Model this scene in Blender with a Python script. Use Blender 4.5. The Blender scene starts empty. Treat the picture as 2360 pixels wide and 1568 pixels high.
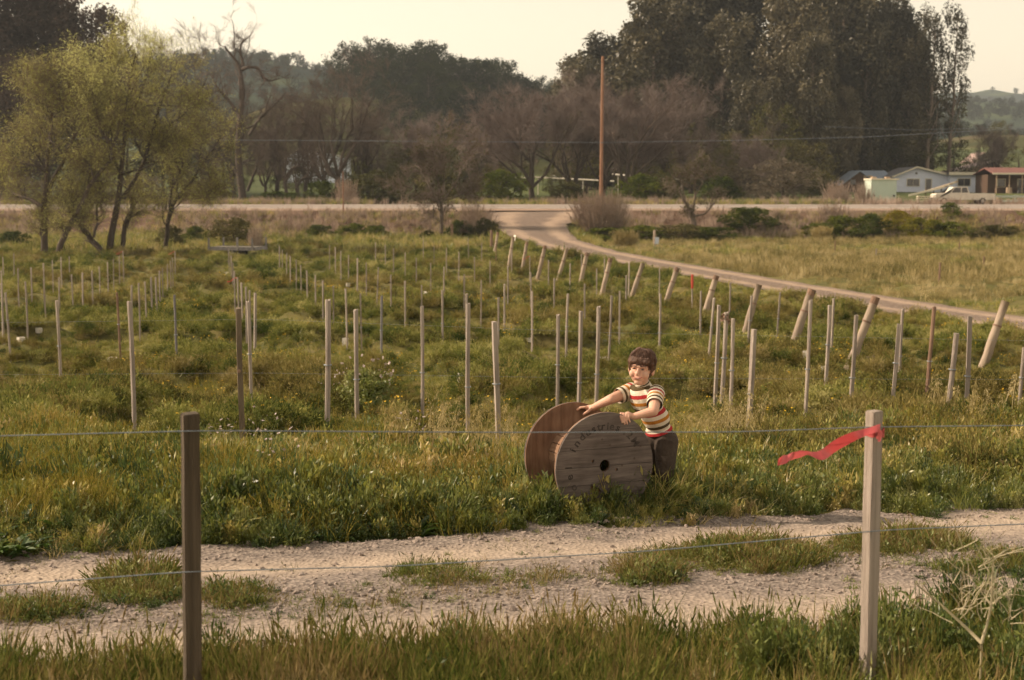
import bpy, math, random
import numpy as np
from mathutils import Vector, Matrix

# ------------------------------------------------------------------ camera, sky, sun, exposure
scene = bpy.context.scene
COL = scene.collection
R = math.radians
CZ = 3.8                       # camera height above the low part of the field
FPX, CX, CY, Y0 = 3278.0, 1180.0, 784.0, 450.0   # 50 mm lens in pixels of a 2360-wide picture
PITCH = math.atan((CY - Y0) / FPX)

cam_d = bpy.data.cameras.new('camera'); cam = bpy.data.objects.new('camera', cam_d); COL.objects.link(cam)
cam_d.lens = 50; cam_d.sensor_width = 36; cam_d.clip_start = 0.1; cam_d.clip_end = 6000
cam.location = (0, 0, CZ); cam.rotation_euler = (math.pi / 2 - PITCH, 0, 0)
cam_d.dof.use_dof = True; cam_d.dof.focus_distance = 8.4; cam_d.dof.aperture_fstop = 5.0
scene.camera = cam

SUN_EL, SUN_AZ = R(34), R(10)          # sun on the left, a little behind the subject
sdir = Vector((-math.cos(SUN_AZ) * math.cos(SUN_EL), math.sin(SUN_AZ) * math.cos(SUN_EL), math.sin(SUN_EL)))
sun_d = bpy.data.lights.new('sun', 'SUN'); sun = bpy.data.objects.new('sun', sun_d); COL.objects.link(sun)
sun_d.energy = 4.6; sun_d.angle = R(0.55); sun_d.color = (1.0, 0.81, 0.61)
sun.rotation_euler = sdir.to_track_quat('Z', 'Y').to_euler(); sun.location = (-30, 10, 40)

w = bpy.data.worlds.new('World'); scene.world = w; w.use_nodes = True
nt = w.node_tree; nt.nodes.clear()
sky = nt.nodes.new('ShaderNodeTexSky'); sky.sky_type = 'NISHITA'; sky.sun_disc = False
sky.sun_elevation = SUN_EL; sky.sun_rotation = math.atan2(sdir.x, sdir.y)
sky.air_density = 1.6; sky.dust_density = 0.35; sky.ozone_density = 1.0; sky.altitude = 50
hsv = nt.nodes.new('ShaderNodeHueSaturation'); hsv.inputs['Saturation'].default_value = 0.25
tint = nt.nodes.new('ShaderNodeMix'); tint.data_type = 'RGBA'; tint.blend_type = 'MULTIPLY'; tint.inputs[0].default_value = 1.0
tint.inputs[7].default_value = (0.985, 0.825, 0.635, 1)
bg = nt.nodes.new('ShaderNodeBackground'); bg.inputs[1].default_value = 0.15
out = nt.nodes.new('ShaderNodeOutputWorld')
nt.links.new(sky.outputs[0], hsv.inputs['Color']); nt.links.new(hsv.outputs[0], tint.inputs[6])
nt.links.new(tint.outputs[2], bg.inputs[0]); nt.links.new(bg.outputs[0], out.inputs[0])

vs = scene.view_settings
vs.view_transform = 'Standard'; vs.look = 'None'; vs.exposure = 0.66; vs.gamma = 1.0; vs.use_curve_mapping = False
scene.render.engine = 'CYCLES'
cy = scene.cycles
cy.use_denoising = True; cy.max_bounces = 5; cy.diffuse_bounces = 2; cy.glossy_bounces = 2
cy.transmission_bounces = 3; cy.transparent_max_bounces = 6; cy.use_adaptive_sampling = True; cy.adaptive_threshold = 0.03
cy.caustics_reflective = False; cy.caustics_refractive = False
scene.render.film_transparent = False

# ------------------------------------------------------------------ pixels <-> world
_sp, _cp = math.sin(PITCH), math.cos(PITCH)
def ray(x, y):
    u = (np.asarray(x, float) - CX) / FPX; v = (CY - np.asarray(y, float)) / FPX
    return u, _cp + v * _sp, -_sp + v * _cp
def P(x, y, d):
    """point of the ray through photo pixel (x, y) that lies d metres in front of the camera"""
    rx, ry, rz = ray(x, y); t = d / ry
    return Vector((float(rx * t), float(d), float(CZ + rz * t)))
def proj(x, y, z):
    x = np.asarray(x, float); y = np.asarray(y, float); z = np.asarray(z, float) - CZ
    f = y * _cp - z * _sp; u = y * _sp + z * _cp
    return CX + FPX * x / f, CY - FPX * u / f

# ------------------------------------------------------------------ noise and terrain
def _hash(ix, iy, s):
    h = (ix * 374761393 + iy * 668265263 + s * 1442695041) & 0xFFFFFFFF
    h = ((h ^ (h >> 13)) * 1274126177) & 0xFFFFFFFF
    return ((h ^ (h >> 16)) & 0xFFFF) / 65535.0
def vnoise(x, y, s=0):
    x = np.asarray(x, float); y = np.asarray(y, float)
    ix = np.floor(x).astype(np.int64); iy = np.floor(y).astype(np.int64)
    fx = x - ix; fy = y - iy; fx = fx * fx * (3 - 2 * fx); fy = fy * fy * (3 - 2 * fy)
    a = _hash(ix, iy, s); b = _hash(ix + 1, iy, s); c = _hash(ix, iy + 1, s); d = _hash(ix + 1, iy + 1, s)
    return (a + (b - a) * fx) * (1 - fy) + (c + (d - c) * fx) * fy
def fbm(x, y, s=0, o=3):
    r = 0; a = 0.5; n = 0
    for k in range(o):
        r = r + a * vnoise(x * 2 ** k, y * 2 ** k, s + k); n += a; a *= 0.5
    return r / n
def sstep(a, b, x):
    t = np.clip((np.asarray(x, float) - a) / (b - a), 0, 1); return t * t * (3 - 2 * t)

_K = np.array([(-30, 1.3), (0, 1.5), (4.5, 1.62), (6, 1.70), (8, 1.87), (10, 2.05), (13, 2.3), (17, 2.6), (22, 2.92), (30, 3.25),
               (45, 3.6), (65, 3.8), (85, 3.8), (100, 3.75), (117.5, 3.55), (124, 1.42), (124.6, 1.38), (136, 0.92), (140, .95), (150, .8), (172, .15),
               (200, -.35), (230, -1.2), (260, -2.6), (320, -7), (400, -13), (600, -19), (1000, -22), (3000, -25)])
_dd = np.concatenate([np.arange(-30, 160, .25), np.arange(160, 3000, 4.)])
_zz = np.interp(_dd, _K[:, 0], _K[:, 1])
_n1 = int(190 / .25)
_ker = np.ones(9) / 9
_z1 = np.convolve(np.pad(_zz[:_n1], 4, mode='edge'), _ker, 'valid')
_far = _dd[:_n1] > 112
_k3 = np.ones(3) / 3
_z1s = np.convolve(np.pad(_zz[:_n1], 1, mode='edge'), _k3, 'valid')
_zz[:_n1] = np.where(_far, _z1s, _z1)
def base_z(d): return CZ - np.interp(d, _dd, _zz)

# side road: centre line (x, d, drop below the camera, width)
SR = np.array([(3.0, 127, 1.32, 12), (2.5, 123.5, 1.48, 10), (1.7, 119, 1.95, 7.2), (1.4, 114, 2.5, 5.6), (2.4, 104, 3.2, 4.2), (4.8, 95, 3.7, 3.8),
               (7.6, 80, 3.8, 3.4), (10.2, 65, 3.8, 3.2), (11.9, 52, 3.69, 3.1), (12.8, 43, 3.56, 3.1), (13.6, 37.5, 3.45, 3.1), (15.2, 27, 3.15, 3.1), (19, 8, 1.9, 3.1)])
def _resample(a, n):
    s = np.concatenate([[0], np.cumsum(np.hypot(np.diff(a[:, 0]), np.diff(a[:, 1])))])
    t = np.linspace(0, s[-1], n)
    o = np.stack([np.interp(t, s, a[:, k]) for k in range(a.shape[1])], 1)
    for k in range(a.shape[1]):
        o[:, k] = np.convolve(np.pad(o[:, k], 4, mode='edge'), np.ones(9) / 9, 'valid')
    return o
SRS = _resample(SR, 140)
def side_road(x, y):
    """distance to the side road's centre line, its level there and its half width"""
    x = np.asarray(x, float); y = np.asarray(y, float)
    sh = x.shape; x = x.ravel(); y = y.ravel()
    best = np.full(x.shape, 1e9); zz = np.zeros(x.shape); hw = np.ones(x.shape)
    for k in range(0, len(SRS) - 1, 1):
        a, b = SRS[k], SRS[k + 1]; ex, ey = b[0] - a[0], b[1] - a[1]
        t = np.clip(((x - a[0]) * ex + (y - a[1]) * ey) / (ex * ex + ey * ey), 0, 1)
        d = np.hypot(x - a[0] - t * ex, y - a[1] - t * ey); m = d < best
        best = np.where(m, d, best); zz = np.where(m, CZ - (a[2] + t * (b[2] - a[2])), zz); hw = np.where(m, .5 * (a[3] + t * (b[3] - a[3])), hw)
    return best.reshape(sh), zz.reshape(sh), hw.reshape(sh)

def ground_hit(x, y, zf=base_z, lift=0.0):
    rx, ry, rz = ray(x, y)
    ds = np.concatenate([np.arange(2, 20, .02), np.arange(20, 125, .1)])
    f = CZ + rz * ds / ry - (zf(ds) + lift)
    i = int(np.argmax(f < 0)) if (f < 0).any() else len(ds) - 1
    return Vector((float(rx * ds[i] / ry), float(ds[i]), float(zf(ds[i]))))
# gravel track in front of the spool: straight strip between two edge lines
_f0, _f1 = ground_hit(0, 1296), ground_hit(2360, 1166)
_n0, _n1p = ground_hit(0, 1640), ground_hit(2360, 1500)
def _line(a, b): k = (b.y - a.y) / (b.x - a.x); return lambda x: a.y + k * (x - a.x)
trk_far, trk_near = _line(_f0, _f1), _line(_n0, _n1p)
def trk_t(x, y):               # 0 at the near edge, 1 at the far edge
    a = trk_near(np.asarray(x, float)); b = trk_far(np.asarray(x, float)); return (y - a) / (b - a)

def hummock(x, y): return sstep(.46, .70, fbm(x * .85, y * .62, 3, 2))
def terrain(x, y, detail=True):
    x = np.asarray(x, float); y = np.asarray(y, float)
    z = base_z(y)
    # uneven bank edge and wide swells
    z = z + np.where(y > 137, (fbm(x * .03, y * .03, 11) - .5) * .9 * sstep(137, 190, y), 0)
    fld = sstep(8.5, 14, y) * (1 - sstep(112, 117, y))
    sd, sz, hw = side_road(x, y)
    offroad = sstep(0, 1.6, sd - hw)
    if detail:
        m = hummock(x, y) * .30 * (1 - .6 * sstep(45, 90, y)) - .06 + (fbm(x * .25, y * .2, 7) - .5) * .22
        z = z + m * fld * offroad
        t = trk_t(x, y)
        off = np.clip(np.maximum(-t, t - 1) * 2.0, 0, 1)
        z = z + np.where((t > 1) & (y < 12), .10 * sstep(1.0, 1.25, t) + .10 * (fbm(x * 1.5, y * 1.5, 6) - .4), 0) * (1 - fld)
        z = z + (fbm(x * 2.2, y * 2.2, 5) - .5) * .07 * off * (1 - fld) * (y < 12)
        z = z - .03 * np.exp(-((t - .38) / .14) ** 2) * (y < 12) - .03 * np.exp(-((t - .82) / .14) ** 2) * (y < 12)
        z = z + (fbm(x * .35, y * .5, 9) - .5) * .9 * sstep(117, 119, y) * (1 - sstep(121.5, 123.5, y)) * offroad
    z = z * offroad + (sz) * (1 - offroad) * 1.0
    return z
def gz(x, y): return float(terrain(np.array([x]), np.array([y]))[0])
def px_ground(x, y):
    """world point where the ray through a photo pixel meets the ground"""
    rx, ry, rz = ray(x, y)
    ds = np.concatenate([np.arange(2, 20, .02), np.arange(20, 400, .1)])
    X = rx * ds / ry; f = CZ + rz * ds / ry - terrain(X, ds)
    i = int(np.argmax(f < 0)) if (f < 0).any() else len(ds) - 1
    return Vector((float(X[i]), float(ds[i]), float(terrain(X[i:i+1], ds[i:i+1])[0])))

# ------------------------------------------------------------------ mesh helpers
def fast_mesh(name, V, F4=None, F3=None, smooth=False, midx=None):
    me = bpy.data.meshes.new(name)
    V = np.asarray(V, np.float32); n4 = 0 if F4 is None else len(F4); n3 = 0 if F3 is None else len(F3)
    me.vertices.add(len(V)); me.vertices.foreach_set('co', V.ravel())
    idx = []; st = []
    if n4: idx.append(np.asarray(F4, np.int32).ravel()); st.append(np.arange(n4) * 4)
    if n3: idx.append(np.asarray(F3, np.int32).ravel()); st.append(n4 * 4 + np.arange(n3) * 3)
    idx = np.concatenate(idx); st = np.concatenate(st)
    me.loops.add(len(idx)); me.loops.foreach_set('vertex_index', idx.astype(np.int32))
    me.polygons.add(n4 + n3); me.polygons.foreach_set('loop_start', st.astype(np.int32))
    if midx is not None: me.polygons.foreach_set('material_index', np.asarray(midx, np.int32))
    me.polygons.foreach_set('use_smooth', np.full(n4 + n3, bool(smooth)))
    me.update(calc_edges=True)
    return me
class MB:
    """collects geometry; build() links it as one mesh object"""
    def __init__(s): s.V = []; s.Q = []; s.T = []; s.n = 0
    def add(s, V, Q=None, T=None):
        V = np.asarray(V, float).reshape(-1, 3)
        if Q is not None and len(Q): s.Q.append(np.asarray(Q, int) + s.n)
        if T is not None and len(T): s.T.append(np.asarray(T, int) + s.n)
        s.V.append(V); s.n += len(V); return s
    def mesh(s, name, mat=None, smooth=False):
        me = fast_mesh(name, np.concatenate(s.V), np.concatenate(s.Q) if s.Q else None, np.concatenate(s.T) if s.T else None, smooth)
        if mat: me.materials.append(mat)
        return me
    def build(s, name, mat=None, parent=None, smooth=False):
        return obj(name, s.mesh(name, mat, smooth), parent)
    def box(s, c, size, rot=None, taper=1.0):
        hx, hy, hz = size[0] / 2, size[1] / 2, size[2] / 2
        v = np.array([[sx * hx * (taper if sz > 0 else 1), sy * hy * (taper if sz > 0 else 1), sz * hz] for sz in (-1, 1) for sy in (-1, 1) for sx in (-1, 1)])
        if rot is not None: v = v @ np.array(rot).T
        v = v + np.array(c)
        return s.add(v, [(0, 2, 3, 1), (4, 5, 7, 6), (0, 1, 5, 4), (2, 6, 7, 3), (0, 4, 6, 2), (1, 3, 7, 5)])
    def prism(s, pts, y0, y1, axes=((1, 0, 0), (0, 0, 1), (0, 1, 0)), org=(0, 0, 0)):
        a, b, c = [np.array(v, float) for v in axes]; o = np.array(org, float); n = len(pts)
        v = [o + a * p[0] + b * p[1] + c * y for y in (y0, y1) for p in pts]
        q = [(i, (i + 1) % n, n + (i + 1) % n, n + i) for i in range(n)]
        t = [(0, i + 1, i) for i in range(1, n - 1)] + [(n, n + i, n + i + 1) for i in range(1, n - 1)]
        return s.add(v, q, t)
    def tube(s, pts, rad, k=6, cap=True):
        pts = np.asarray(pts, float); n = len(pts); rad = np.broadcast_to(np.asarray(rad, float), (n,))
        tg = np.gradient(pts, axis=0); tg /= np.linalg.norm(tg, axis=1)[:, None] + 1e-9
        up = np.array([0, 0, 1.]) if abs(tg[0][2]) < .9 else np.array([1., 0, 0])
        a = np.cross(tg, up); a /= np.linalg.norm(a, axis=1)[:, None] + 1e-9; b = np.cross(tg, a)
        an = np.arange(k) * 2 * np.pi / k
        V = pts[:, None] + rad[:, None, None] * (a[:, None] * np.cos(an)[None, :, None] + b[:, None] * np.sin(an)[None, :, None])
        i = np.arange(n - 1)[:, None] * k; j = np.arange(k)[None]
        Q = np.stack([i + j, i + (j + 1) % k, i + k + (j + 1) % k, i + k + j], -1).reshape(-1, 4)
        T = []
        if cap: T = [(0, j, j + 1) for j in range(1, k - 1)] + [((n - 1) * k, (n - 1) * k + j + 1, (n - 1) * k + j) for j in range(1, k - 1)]
        return s.add(V.reshape(-1, 3), Q, T)
    def twigs(s, p0, p1, r0, r1, k=3):
        """many straight thin sticks at once"""
        p0 = np.asarray(p0, float); p1 = np.asarray(p1, float); n = len(p0)
        if n == 0: return s
        d = p1 - p0; d /= np.linalg.norm(d, axis=1)[:, None] + 1e-9
        up = np.where(np.abs(d[:, 2:3]) < .9, np.array([[0, 0, 1.]]), np.array([[1., 0, 0]]))
        a = np.cross(d, up); a /= np.linalg.norm(a, axis=1)[:, None] + 1e-9; b = np.cross(d, a)
        an = np.arange(k) * 2 * np.pi / k; r0 = np.broadcast_to(r0, (n,)); r1 = np.broadcast_to(r1, (n,))
        ring = a[:, None] * np.cos(an)[None, :, None] + b[:, None] * np.sin(an)[None, :, None]
        V = np.concatenate([p0[:, None] + ring * r0[:, None, None], p1[:, None] + ring * r1[:, None, None]], 1)
        o = np.arange(n)[:, None] * 2 * k; j = np.arange(k)[None]
        Q = np.stack([o + j, o + (j + 1) % k, o + k + (j + 1) % k, o + k + j], -1).reshape(-1, 4)
        return s.add(V.reshape(-1, 3), Q)
    def leaves(s, c, ax, nm, L, W):
        """diamond leaves: centre, long axis, side axis, length, width"""
        n = len(c); L = np.broadcast_to(L, (n,))[:, None]; W = np.broadcast_to(W, (n,))[:, None]
        V = np.stack([c - ax * L / 2, c + nm * W / 2 - ax * L * .05, c + ax * L / 2, c - nm * W / 2 - ax * L * .05], 1)
        Q = np.arange(n)[:, None] * 4 + np.arange(4)[None]
        return s.add(V.reshape(-1, 3), Q)
def obj(name, me, parent=None):
    o = bpy.data.objects.new(name, me); COL.objects.link(o)
    if parent: o.parent = parent
    return o
def tag(o, label=None, cat=None, group=None, kind=None):
    if label: o['label'] = label
    if cat: o['category'] = cat
    if group: o['group'] = group
    if kind: o['kind'] = kind
    return o
def thing(name, label, cat, loc=(0, 0, 0), rz=0.0, group=None):
    o = bpy.data.objects.new(name, None); COL.objects.link(o); o.location = loc; o.rotation_euler = (0, 0, rz); o.empty_display_size = .2
    return tag(o, label, cat, group)
def copy_tree(root, loc, rz=0.0, sc=1.0, label=None, group=None):
    r = root.copy(); COL.objects.link(r); r.location = loc; r.rotation_euler = (0, 0, rz)
    r.scale = (sc, sc, sc) if not isinstance(sc, (tuple, list)) else sc
    if label: r['label'] = label
    if group: r['group'] = group
    for ch in list(root.children):
        c = ch.copy(); COL.objects.link(c); c.parent = r
        for g in list(ch.children):
            q = g.copy(); COL.objects.link(q); q.parent = c
    return r
def unit(v): return v / (np.linalg.norm(v, axis=-1, keepdims=True) + 1e-9)
def rdir(rng, n): return unit(rng.normal(size=(n, 3)))

# ------------------------------------------------------------------ materials
def ramp(nt, stops, interp='LINEAR'):
    r = nt.nodes.new('ShaderNodeValToRGB'); e = r.color_ramp.elements; r.color_ramp.interpolation = interp
    while len(e) < len(stops): e.new(0.5)
    for k, (p, c) in enumerate(stops): e[k].position = p; e[k].color = (*c, 1)
    return r
def noise(nt, scale, detail=3, vec=None, rough=.55):
    n = nt.nodes.new('ShaderNodeTexNoise'); n.inputs['Scale'].default_value = scale; n.inputs['Detail'].default_value = detail; n.inputs['Roughness'].default_value = rough
    if vec: nt.links.new(vec, n.inputs['Vector'])
    return n
def mixc(nt, fac, a, b, mode='MIX'):
    m = nt.nodes.new('ShaderNodeMix'); m.data_type = 'RGBA'; m.blend_type = mode
    for sock, v in ((m.inputs[0], fac), (m.inputs[6], a), (m.inputs[7], b)):
        if isinstance(v, (int, float)): sock.default_value = v
        elif isinstance(v, tuple): sock.default_value = (*v, 1)
        else: nt.links.new(v, sock)
    return m.outputs[2]
def newmat(name):
    m = bpy.data.materials.new(name); m.use_nodes = True; nt = m.node_tree; nt.nodes.clear()
    o = nt.nodes.new('ShaderNodeOutputMaterial'); return m, nt, o
def mat_solid(name, c1, c2, scale=8, rough=.8, stretch=(1, 1, 1), bump=.2, bscale=None, spec=.3, c3=None, metal=0.0, world=False):
    m, nt, o = newmat(name); b = nt.nodes.new('ShaderNodeBsdfPrincipled')
    tc = nt.nodes.new('ShaderNodeTexCoord'); mp = nt.nodes.new('ShaderNodeMapping'); mp.inputs['Scale'].default_value = stretch
    if world:
        g = nt.nodes.new('ShaderNodeNewGeometry'); nt.links.new(g.outputs['Position'], mp.inputs[0])
    else: nt.links.new(tc.outputs['Object'], mp.inputs[0])
    n = noise(nt, scale, 5, mp.outputs[0], .6)
    r = ramp(nt, [(.3, c1), (.7, c2)] if c3 is None else [(.25, c1), (.5, c2), (.75, c3)])
    nt.links.new(n.outputs[0], r.inputs[0])
    oi = nt.nodes.new('ShaderNodeObjectInfo'); mr = nt.nodes.new('ShaderNodeMapRange'); mr.inputs[3].default_value = .82; mr.inputs[4].default_value = 1.15
    nt.links.new(oi.outputs['Random'], mr.inputs[0])
    col = mixc(nt, 1.0, r.outputs[0], mr.outputs[0], 'MULTIPLY')
    nt.links.new(col, b.inputs['Base Color']); b.inputs['Roughness'].default_value = rough; b.inputs['Specular IOR Level'].default_value = spec; b.inputs['Metallic'].default_value = metal
    if bump:
        n2 = noise(nt, bscale or scale * 4, 4, mp.outputs[0]); bp = nt.nodes.new('ShaderNodeBump'); bp.inputs['Strength'].default_value = bump; bp.inputs['Distance'].default_value = .02
        nt.links.new(n2.outputs[0], bp.inputs['Height']); nt.links.new(bp.outputs[0], b.inputs['Normal'])
    nt.links.new(b.outputs[0], o.inputs[0]); return m
def mat_leaf(name, cols, patch=.5, trans=.3, inst=True, fine=6.0, gloss=0.0):
    """foliage: colour varies by plant, by wide patches and from leaf to leaf; lets some light through"""
    m, nt, o = newmat(name)
    g = nt.nodes.new('ShaderNodeNewGeometry'); oi = nt.nodes.new('ShaderNodeObjectInfo')
    n1 = noise(nt, patch, 3, g.outputs['Position']); n2 = noise(nt, fine, 2, g.outputs['Position'])
    a = nt.nodes.new('ShaderNodeMath'); a.operation = 'MULTIPLY_ADD'; a.inputs[1].default_value = 1.25; nt.links.new(n1.outputs[0], a.inputs[0])
    b = nt.nodes.new('ShaderNodeMath'); b.operation = 'MULTIPLY_ADD'; b.inputs[1].default_value = .9; b.inputs[2].default_value = -.85; nt.links.new(n2.outputs[0], b.inputs[0])
    c = nt.nodes.new('ShaderNodeMath'); c.operation = 'MULTIPLY_ADD'; c.inputs[1].default_value = .5; nt.links.new(oi.outputs['Random'], c.inputs[0])
    nt.links.new(b.outputs[0], a.inputs[2]); nt.links.new(a.outputs[0], c.inputs[2])
    n = len(cols); r = ramp(nt, [(.12 + .76 * k / (n - 1), q) for k, q in enumerate(cols)]); nt.links.new(c.outputs[0], r.inputs[0])
    d = nt.nodes.new('ShaderNodeBsdfDiffuse'); t = nt.nodes.new('ShaderNodeBsdfTranslucent'); mx = nt.nodes.new('ShaderNodeMixShader'); mx.inputs[0].default_value = trans
    nt.links.new(r.outputs[0], d.inputs[0]); nt.links.new(r.outputs[0], t.inputs[0]); nt.links.new(d.outputs[0], mx.inputs[1]); nt.links.new(t.outputs[0], mx.inputs[2])
    last = mx
    if gloss:
        gl = nt.nodes.new('ShaderNodeBsdfGlossy'); gl.inputs['Roughness'].default_value = .42; gl.inputs[0].default_value = (.9, .9, .9, 1)
        mg = nt.nodes.new('ShaderNodeMixShader'); mg.inputs[0].default_value = gloss
        nt.links.new(mx.outputs[0], mg.inputs[1]); nt.links.new(gl.outputs[0], mg.inputs[2]); last = mg
    nt.links.new(last.outputs[0], o.inputs[0]); return m

# ================================================================== SETTING
def mat_ground():
    m, nt, o = newmat('weedy soil'); b = nt.nodes.new('ShaderNodeBsdfPrincipled'); b.inputs['Roughness'].default_value = .95; b.inputs['Specular IOR Level'].default_value = .1
    g = nt.nodes.new('ShaderNodeNewGeometry'); sp = nt.nodes.new('ShaderNodeSeparateXYZ'); nt.links.new(g.outputs['Position'], sp.inputs[0])
    n1 = noise(nt, .35, 4, g.outputs['Position']); n2 = noise(nt, 3.5, 4, g.outputs['Position'])
    r1 = ramp(nt, [(.3, (.07, .075, .022)), (.5, (.13, .115, .036)), (.7, (.19, .15, .065))]); nt.links.new(n1.outputs[0], r1.inputs[0])
    r2 = ramp(nt, [(.3, (.6, .6, .6)), (.7, (1.25, 1.25, 1.25))]); nt.links.new(n2.outputs[0], r2.inputs[0])
    field = mixc(nt, 1.0, r1.outputs[0], r2.outputs[0], 'MULTIPLY')
    r3 = ramp(nt, [(.3, (.085, .05, .033)), (.55, (.15, .095, .065)), (.75, (.23, .15, .105))]); n3 = noise(nt, .7, 5, g.outputs['Position']); nt.links.new(n3.outputs[0], r3.inputs[0])
    r4 = ramp(nt, [(.35, (.04, .052, .018)), (.6, (.085, .10, .03)), (.75, (.14, .125, .055))]); n4 = noise(nt, .06, 4, g.outputs['Position']); nt.links.new(n4.outputs[0], r4.inputs[0])
    def band(lo, hi):
        mr = nt.nodes.new('ShaderNodeMapRange'); mr.inputs[1].default_value = lo; mr.inputs[2].default_value = hi; nt.links.new(sp.outputs['Y'], mr.inputs[0]); return mr.outputs[0]
    c = mixc(nt, band(117.2, 118.6), field, r3.outputs[0]); c = mixc(nt, band(138, 146), c, r4.outputs[0])
    nt.links.new(c, b.inputs['Base Color'])
    bp = nt.nodes.new('ShaderNodeBump'); bp.inputs['Strength'].default_value = .6; bp.inputs['Distance'].default_value = .05; nt.links.new(n2.outputs[0], bp.inputs['Height']); nt.links.new(bp.outputs[0], b.inputs['Normal'])
    nt.links.new(b.outputs[0], o.inputs[0]); return m
def mat_gravel(name, cols, pale, sc=1.0):
    m, nt, o = newmat(name); b = nt.nodes.new('ShaderNodeBsdfPrincipled'); b.inputs['Roughness'].default_value = .95; b.inputs['Specular IOR Level'].default_value = .15
    g = nt.nodes.new('ShaderNodeNewGeometry')
    v = nt.nodes.new('ShaderNodeTexVoronoi'); v.inputs['Scale'].default_value = 45 * sc; nt.links.new(g.outputs['Position'], v.inputs['Vector'])
    n = noise(nt, 1.6 * sc, 5, g.outputs['Position']); nf = noise(nt, 14 * sc, 4, g.outputs['Position'])
    r = ramp(nt, [(.1, cols[0]), (.5, cols[1]), (.9, cols[2])]); sr = nt.nodes.new('ShaderNodeSeparateColor'); nt.links.new(v.outputs['Color'], sr.inputs[0]); nt.links.new(sr.outputs[0], r.inputs[0])
    uv = nt.nodes.new('ShaderNodeAttribute'); uv.attribute_name = 'rut'
    ad = nt.nodes.new('ShaderNodeMath'); ad.operation = 'ADD'; nt.links.new(n.outputs[0], ad.inputs[0]); nt.links.new(uv.outputs['Fac'], ad.inputs[1])
    f = nt.nodes.new('ShaderNodeMapRange'); f.inputs[1].default_value = .45; f.inputs[2].default_value = 1.05; nt.links.new(ad.outputs[0], f.inputs[0])
    c = mixc(nt, f.outputs[0], r.outputs[0], pale)
    r2 = ramp(nt, [(.3, (.78, .76, .74)), (.7, (1.12, 1.1, 1.08))]); nt.links.new(nf.outputs[0], r2.inputs[0]); c = mixc(nt, 1.0, c, r2.outputs[0], 'MULTIPLY')
    nt.links.new(c, b.inputs['Base Color'])
    bp = nt.nodes.new('ShaderNodeBump'); bp.inputs['Strength'].default_value = .7; bp.inputs['Distance'].default_value = .012 / sc; nt.links.new(v.outputs['Distance'], bp.inputs['Height']); nt.links.new(bp.outputs[0], b.inputs['Normal'])
    nt.links.new(b.outputs[0], o.inputs[0]); return m

def grid_mesh(name, X, Y, Z, mat, attr=None, smooth=True):
    r, c = X.shape; V = np.stack([X, Y, Z], -1).reshape(-1, 3)
    i = np.arange(r - 1)[:, None] * c; j = np.arange(c - 1)[None]
    Q = np.stack([i + j, i + j + 1, i + c + j + 1, i + c + j], -1).reshape(-1, 4)
    me = fast_mesh(name, V, Q, None, smooth); me.materials.append(mat)
    if attr is not None:
        for nm, a in attr.items(): at = me.attributes.new(nm, 'FLOAT', 'POINT'); at.data.foreach_set('value', np.asarray(a, np.float32).ravel())
    return me

M_GROUND = mat_ground()
rows = np.concatenate([np.arange(-14, 12, .16), np.arange(12, 60, .4), np.arange(60, 114, .6), np.arange(114, 140, .33), 140 * 1.032 ** np.arange(0, 98)])
us = np.sinh(np.linspace(-1.5, 1.5, 230)) / math.sinh(1.5) * 1.5
GX = us[None] * (np.abs(rows)[:, None] + 14) * np.where(rows[:, None] > 300, 1 + (rows[:, None] - 300) / 3000, 1); GY = np.repeat(rows[:, None], len(us), 1)
GZ = terrain(GX, GY)
tag(obj('ground', grid_mesh('ground', GX, GY, GZ, M_GROUND)), kind='structure')

# gravel track beside the spool
M_TRACK = mat_gravel('track gravel', ((.15, .124, .108), (.215, .178, .153), (.28, .235, .2)), (.385, .31, .243))
tx = np.linspace(-9, 11, 320); tt = np.linspace(-.06, 1.04, 60)
TX = np.repeat(tx[None], 60, 0); N_, F_ = trk_near(TX), trk_far(TX)
edge = (fbm(TX * 1.7, TX * 0, 21) - .5) * .16
TT = np.repeat(tt[:, None], 320, 1); TY = N_ + (F_ - N_) * (TT + edge * np.where(TT > .5, 1, -1) * np.abs(TT - .5) * 2)
TZ = terrain(TX, TY) + .012 + (fbm(TX * 9, TY * 9, 31) - .5) * .012
rut = .55 * np.exp(-((TT - .80) / .10) ** 2) + .5 * np.exp(-((TT - .24) / .14) ** 2) - .35 * np.exp(-((TT - .53) / .11) ** 2) - .3 * np.exp(-((TT - 1.0) / .06) ** 2)
tag(obj('gravel_track', grid_mesh('gravel_track', TX, TY, TZ, M_TRACK, {'rut': rut})), kind='structure')

# dirt road that leaves the paved road and runs down beside the vineyard
M_DIRT = mat_gravel('dirt road', ((.14, .105, .085), (.19, .145, .115), (.25, .19, .15)), (.36, .27, .20), .35)
c = SRS; tg = unit(np.gradient(c[:, :2], axis=0)); nm = np.stack([-tg[:, 1], tg[:, 0]], 1); cc = np.linspace(-1, 1, 25)
wob = 1 + (fbm(np.arange(len(c)) * .35, np.zeros(len(c)), 41) - .5) * .3
DX = c[:, 0][:, None] + nm[:, 0][:, None] * cc[None] * (c[:, 3] * .5 * wob)[:, None]
DY = c[:, 1][:, None] + nm[:, 1][:, None] * cc[None] * (c[:, 3] * .5 * wob)[:, None]
DZ = terrain(DX, DY) + .035
rut = np.repeat((.55 * np.exp(-((np.abs(cc) - .55) / .2) ** 2) - .22 * np.exp(-(cc / .28) ** 2))[None], len(c), 0)
tag(obj('dirt_road', grid_mesh('dirt_road', DX, DY, DZ, M_DIRT, {'rut': rut})), kind='structure')

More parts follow.
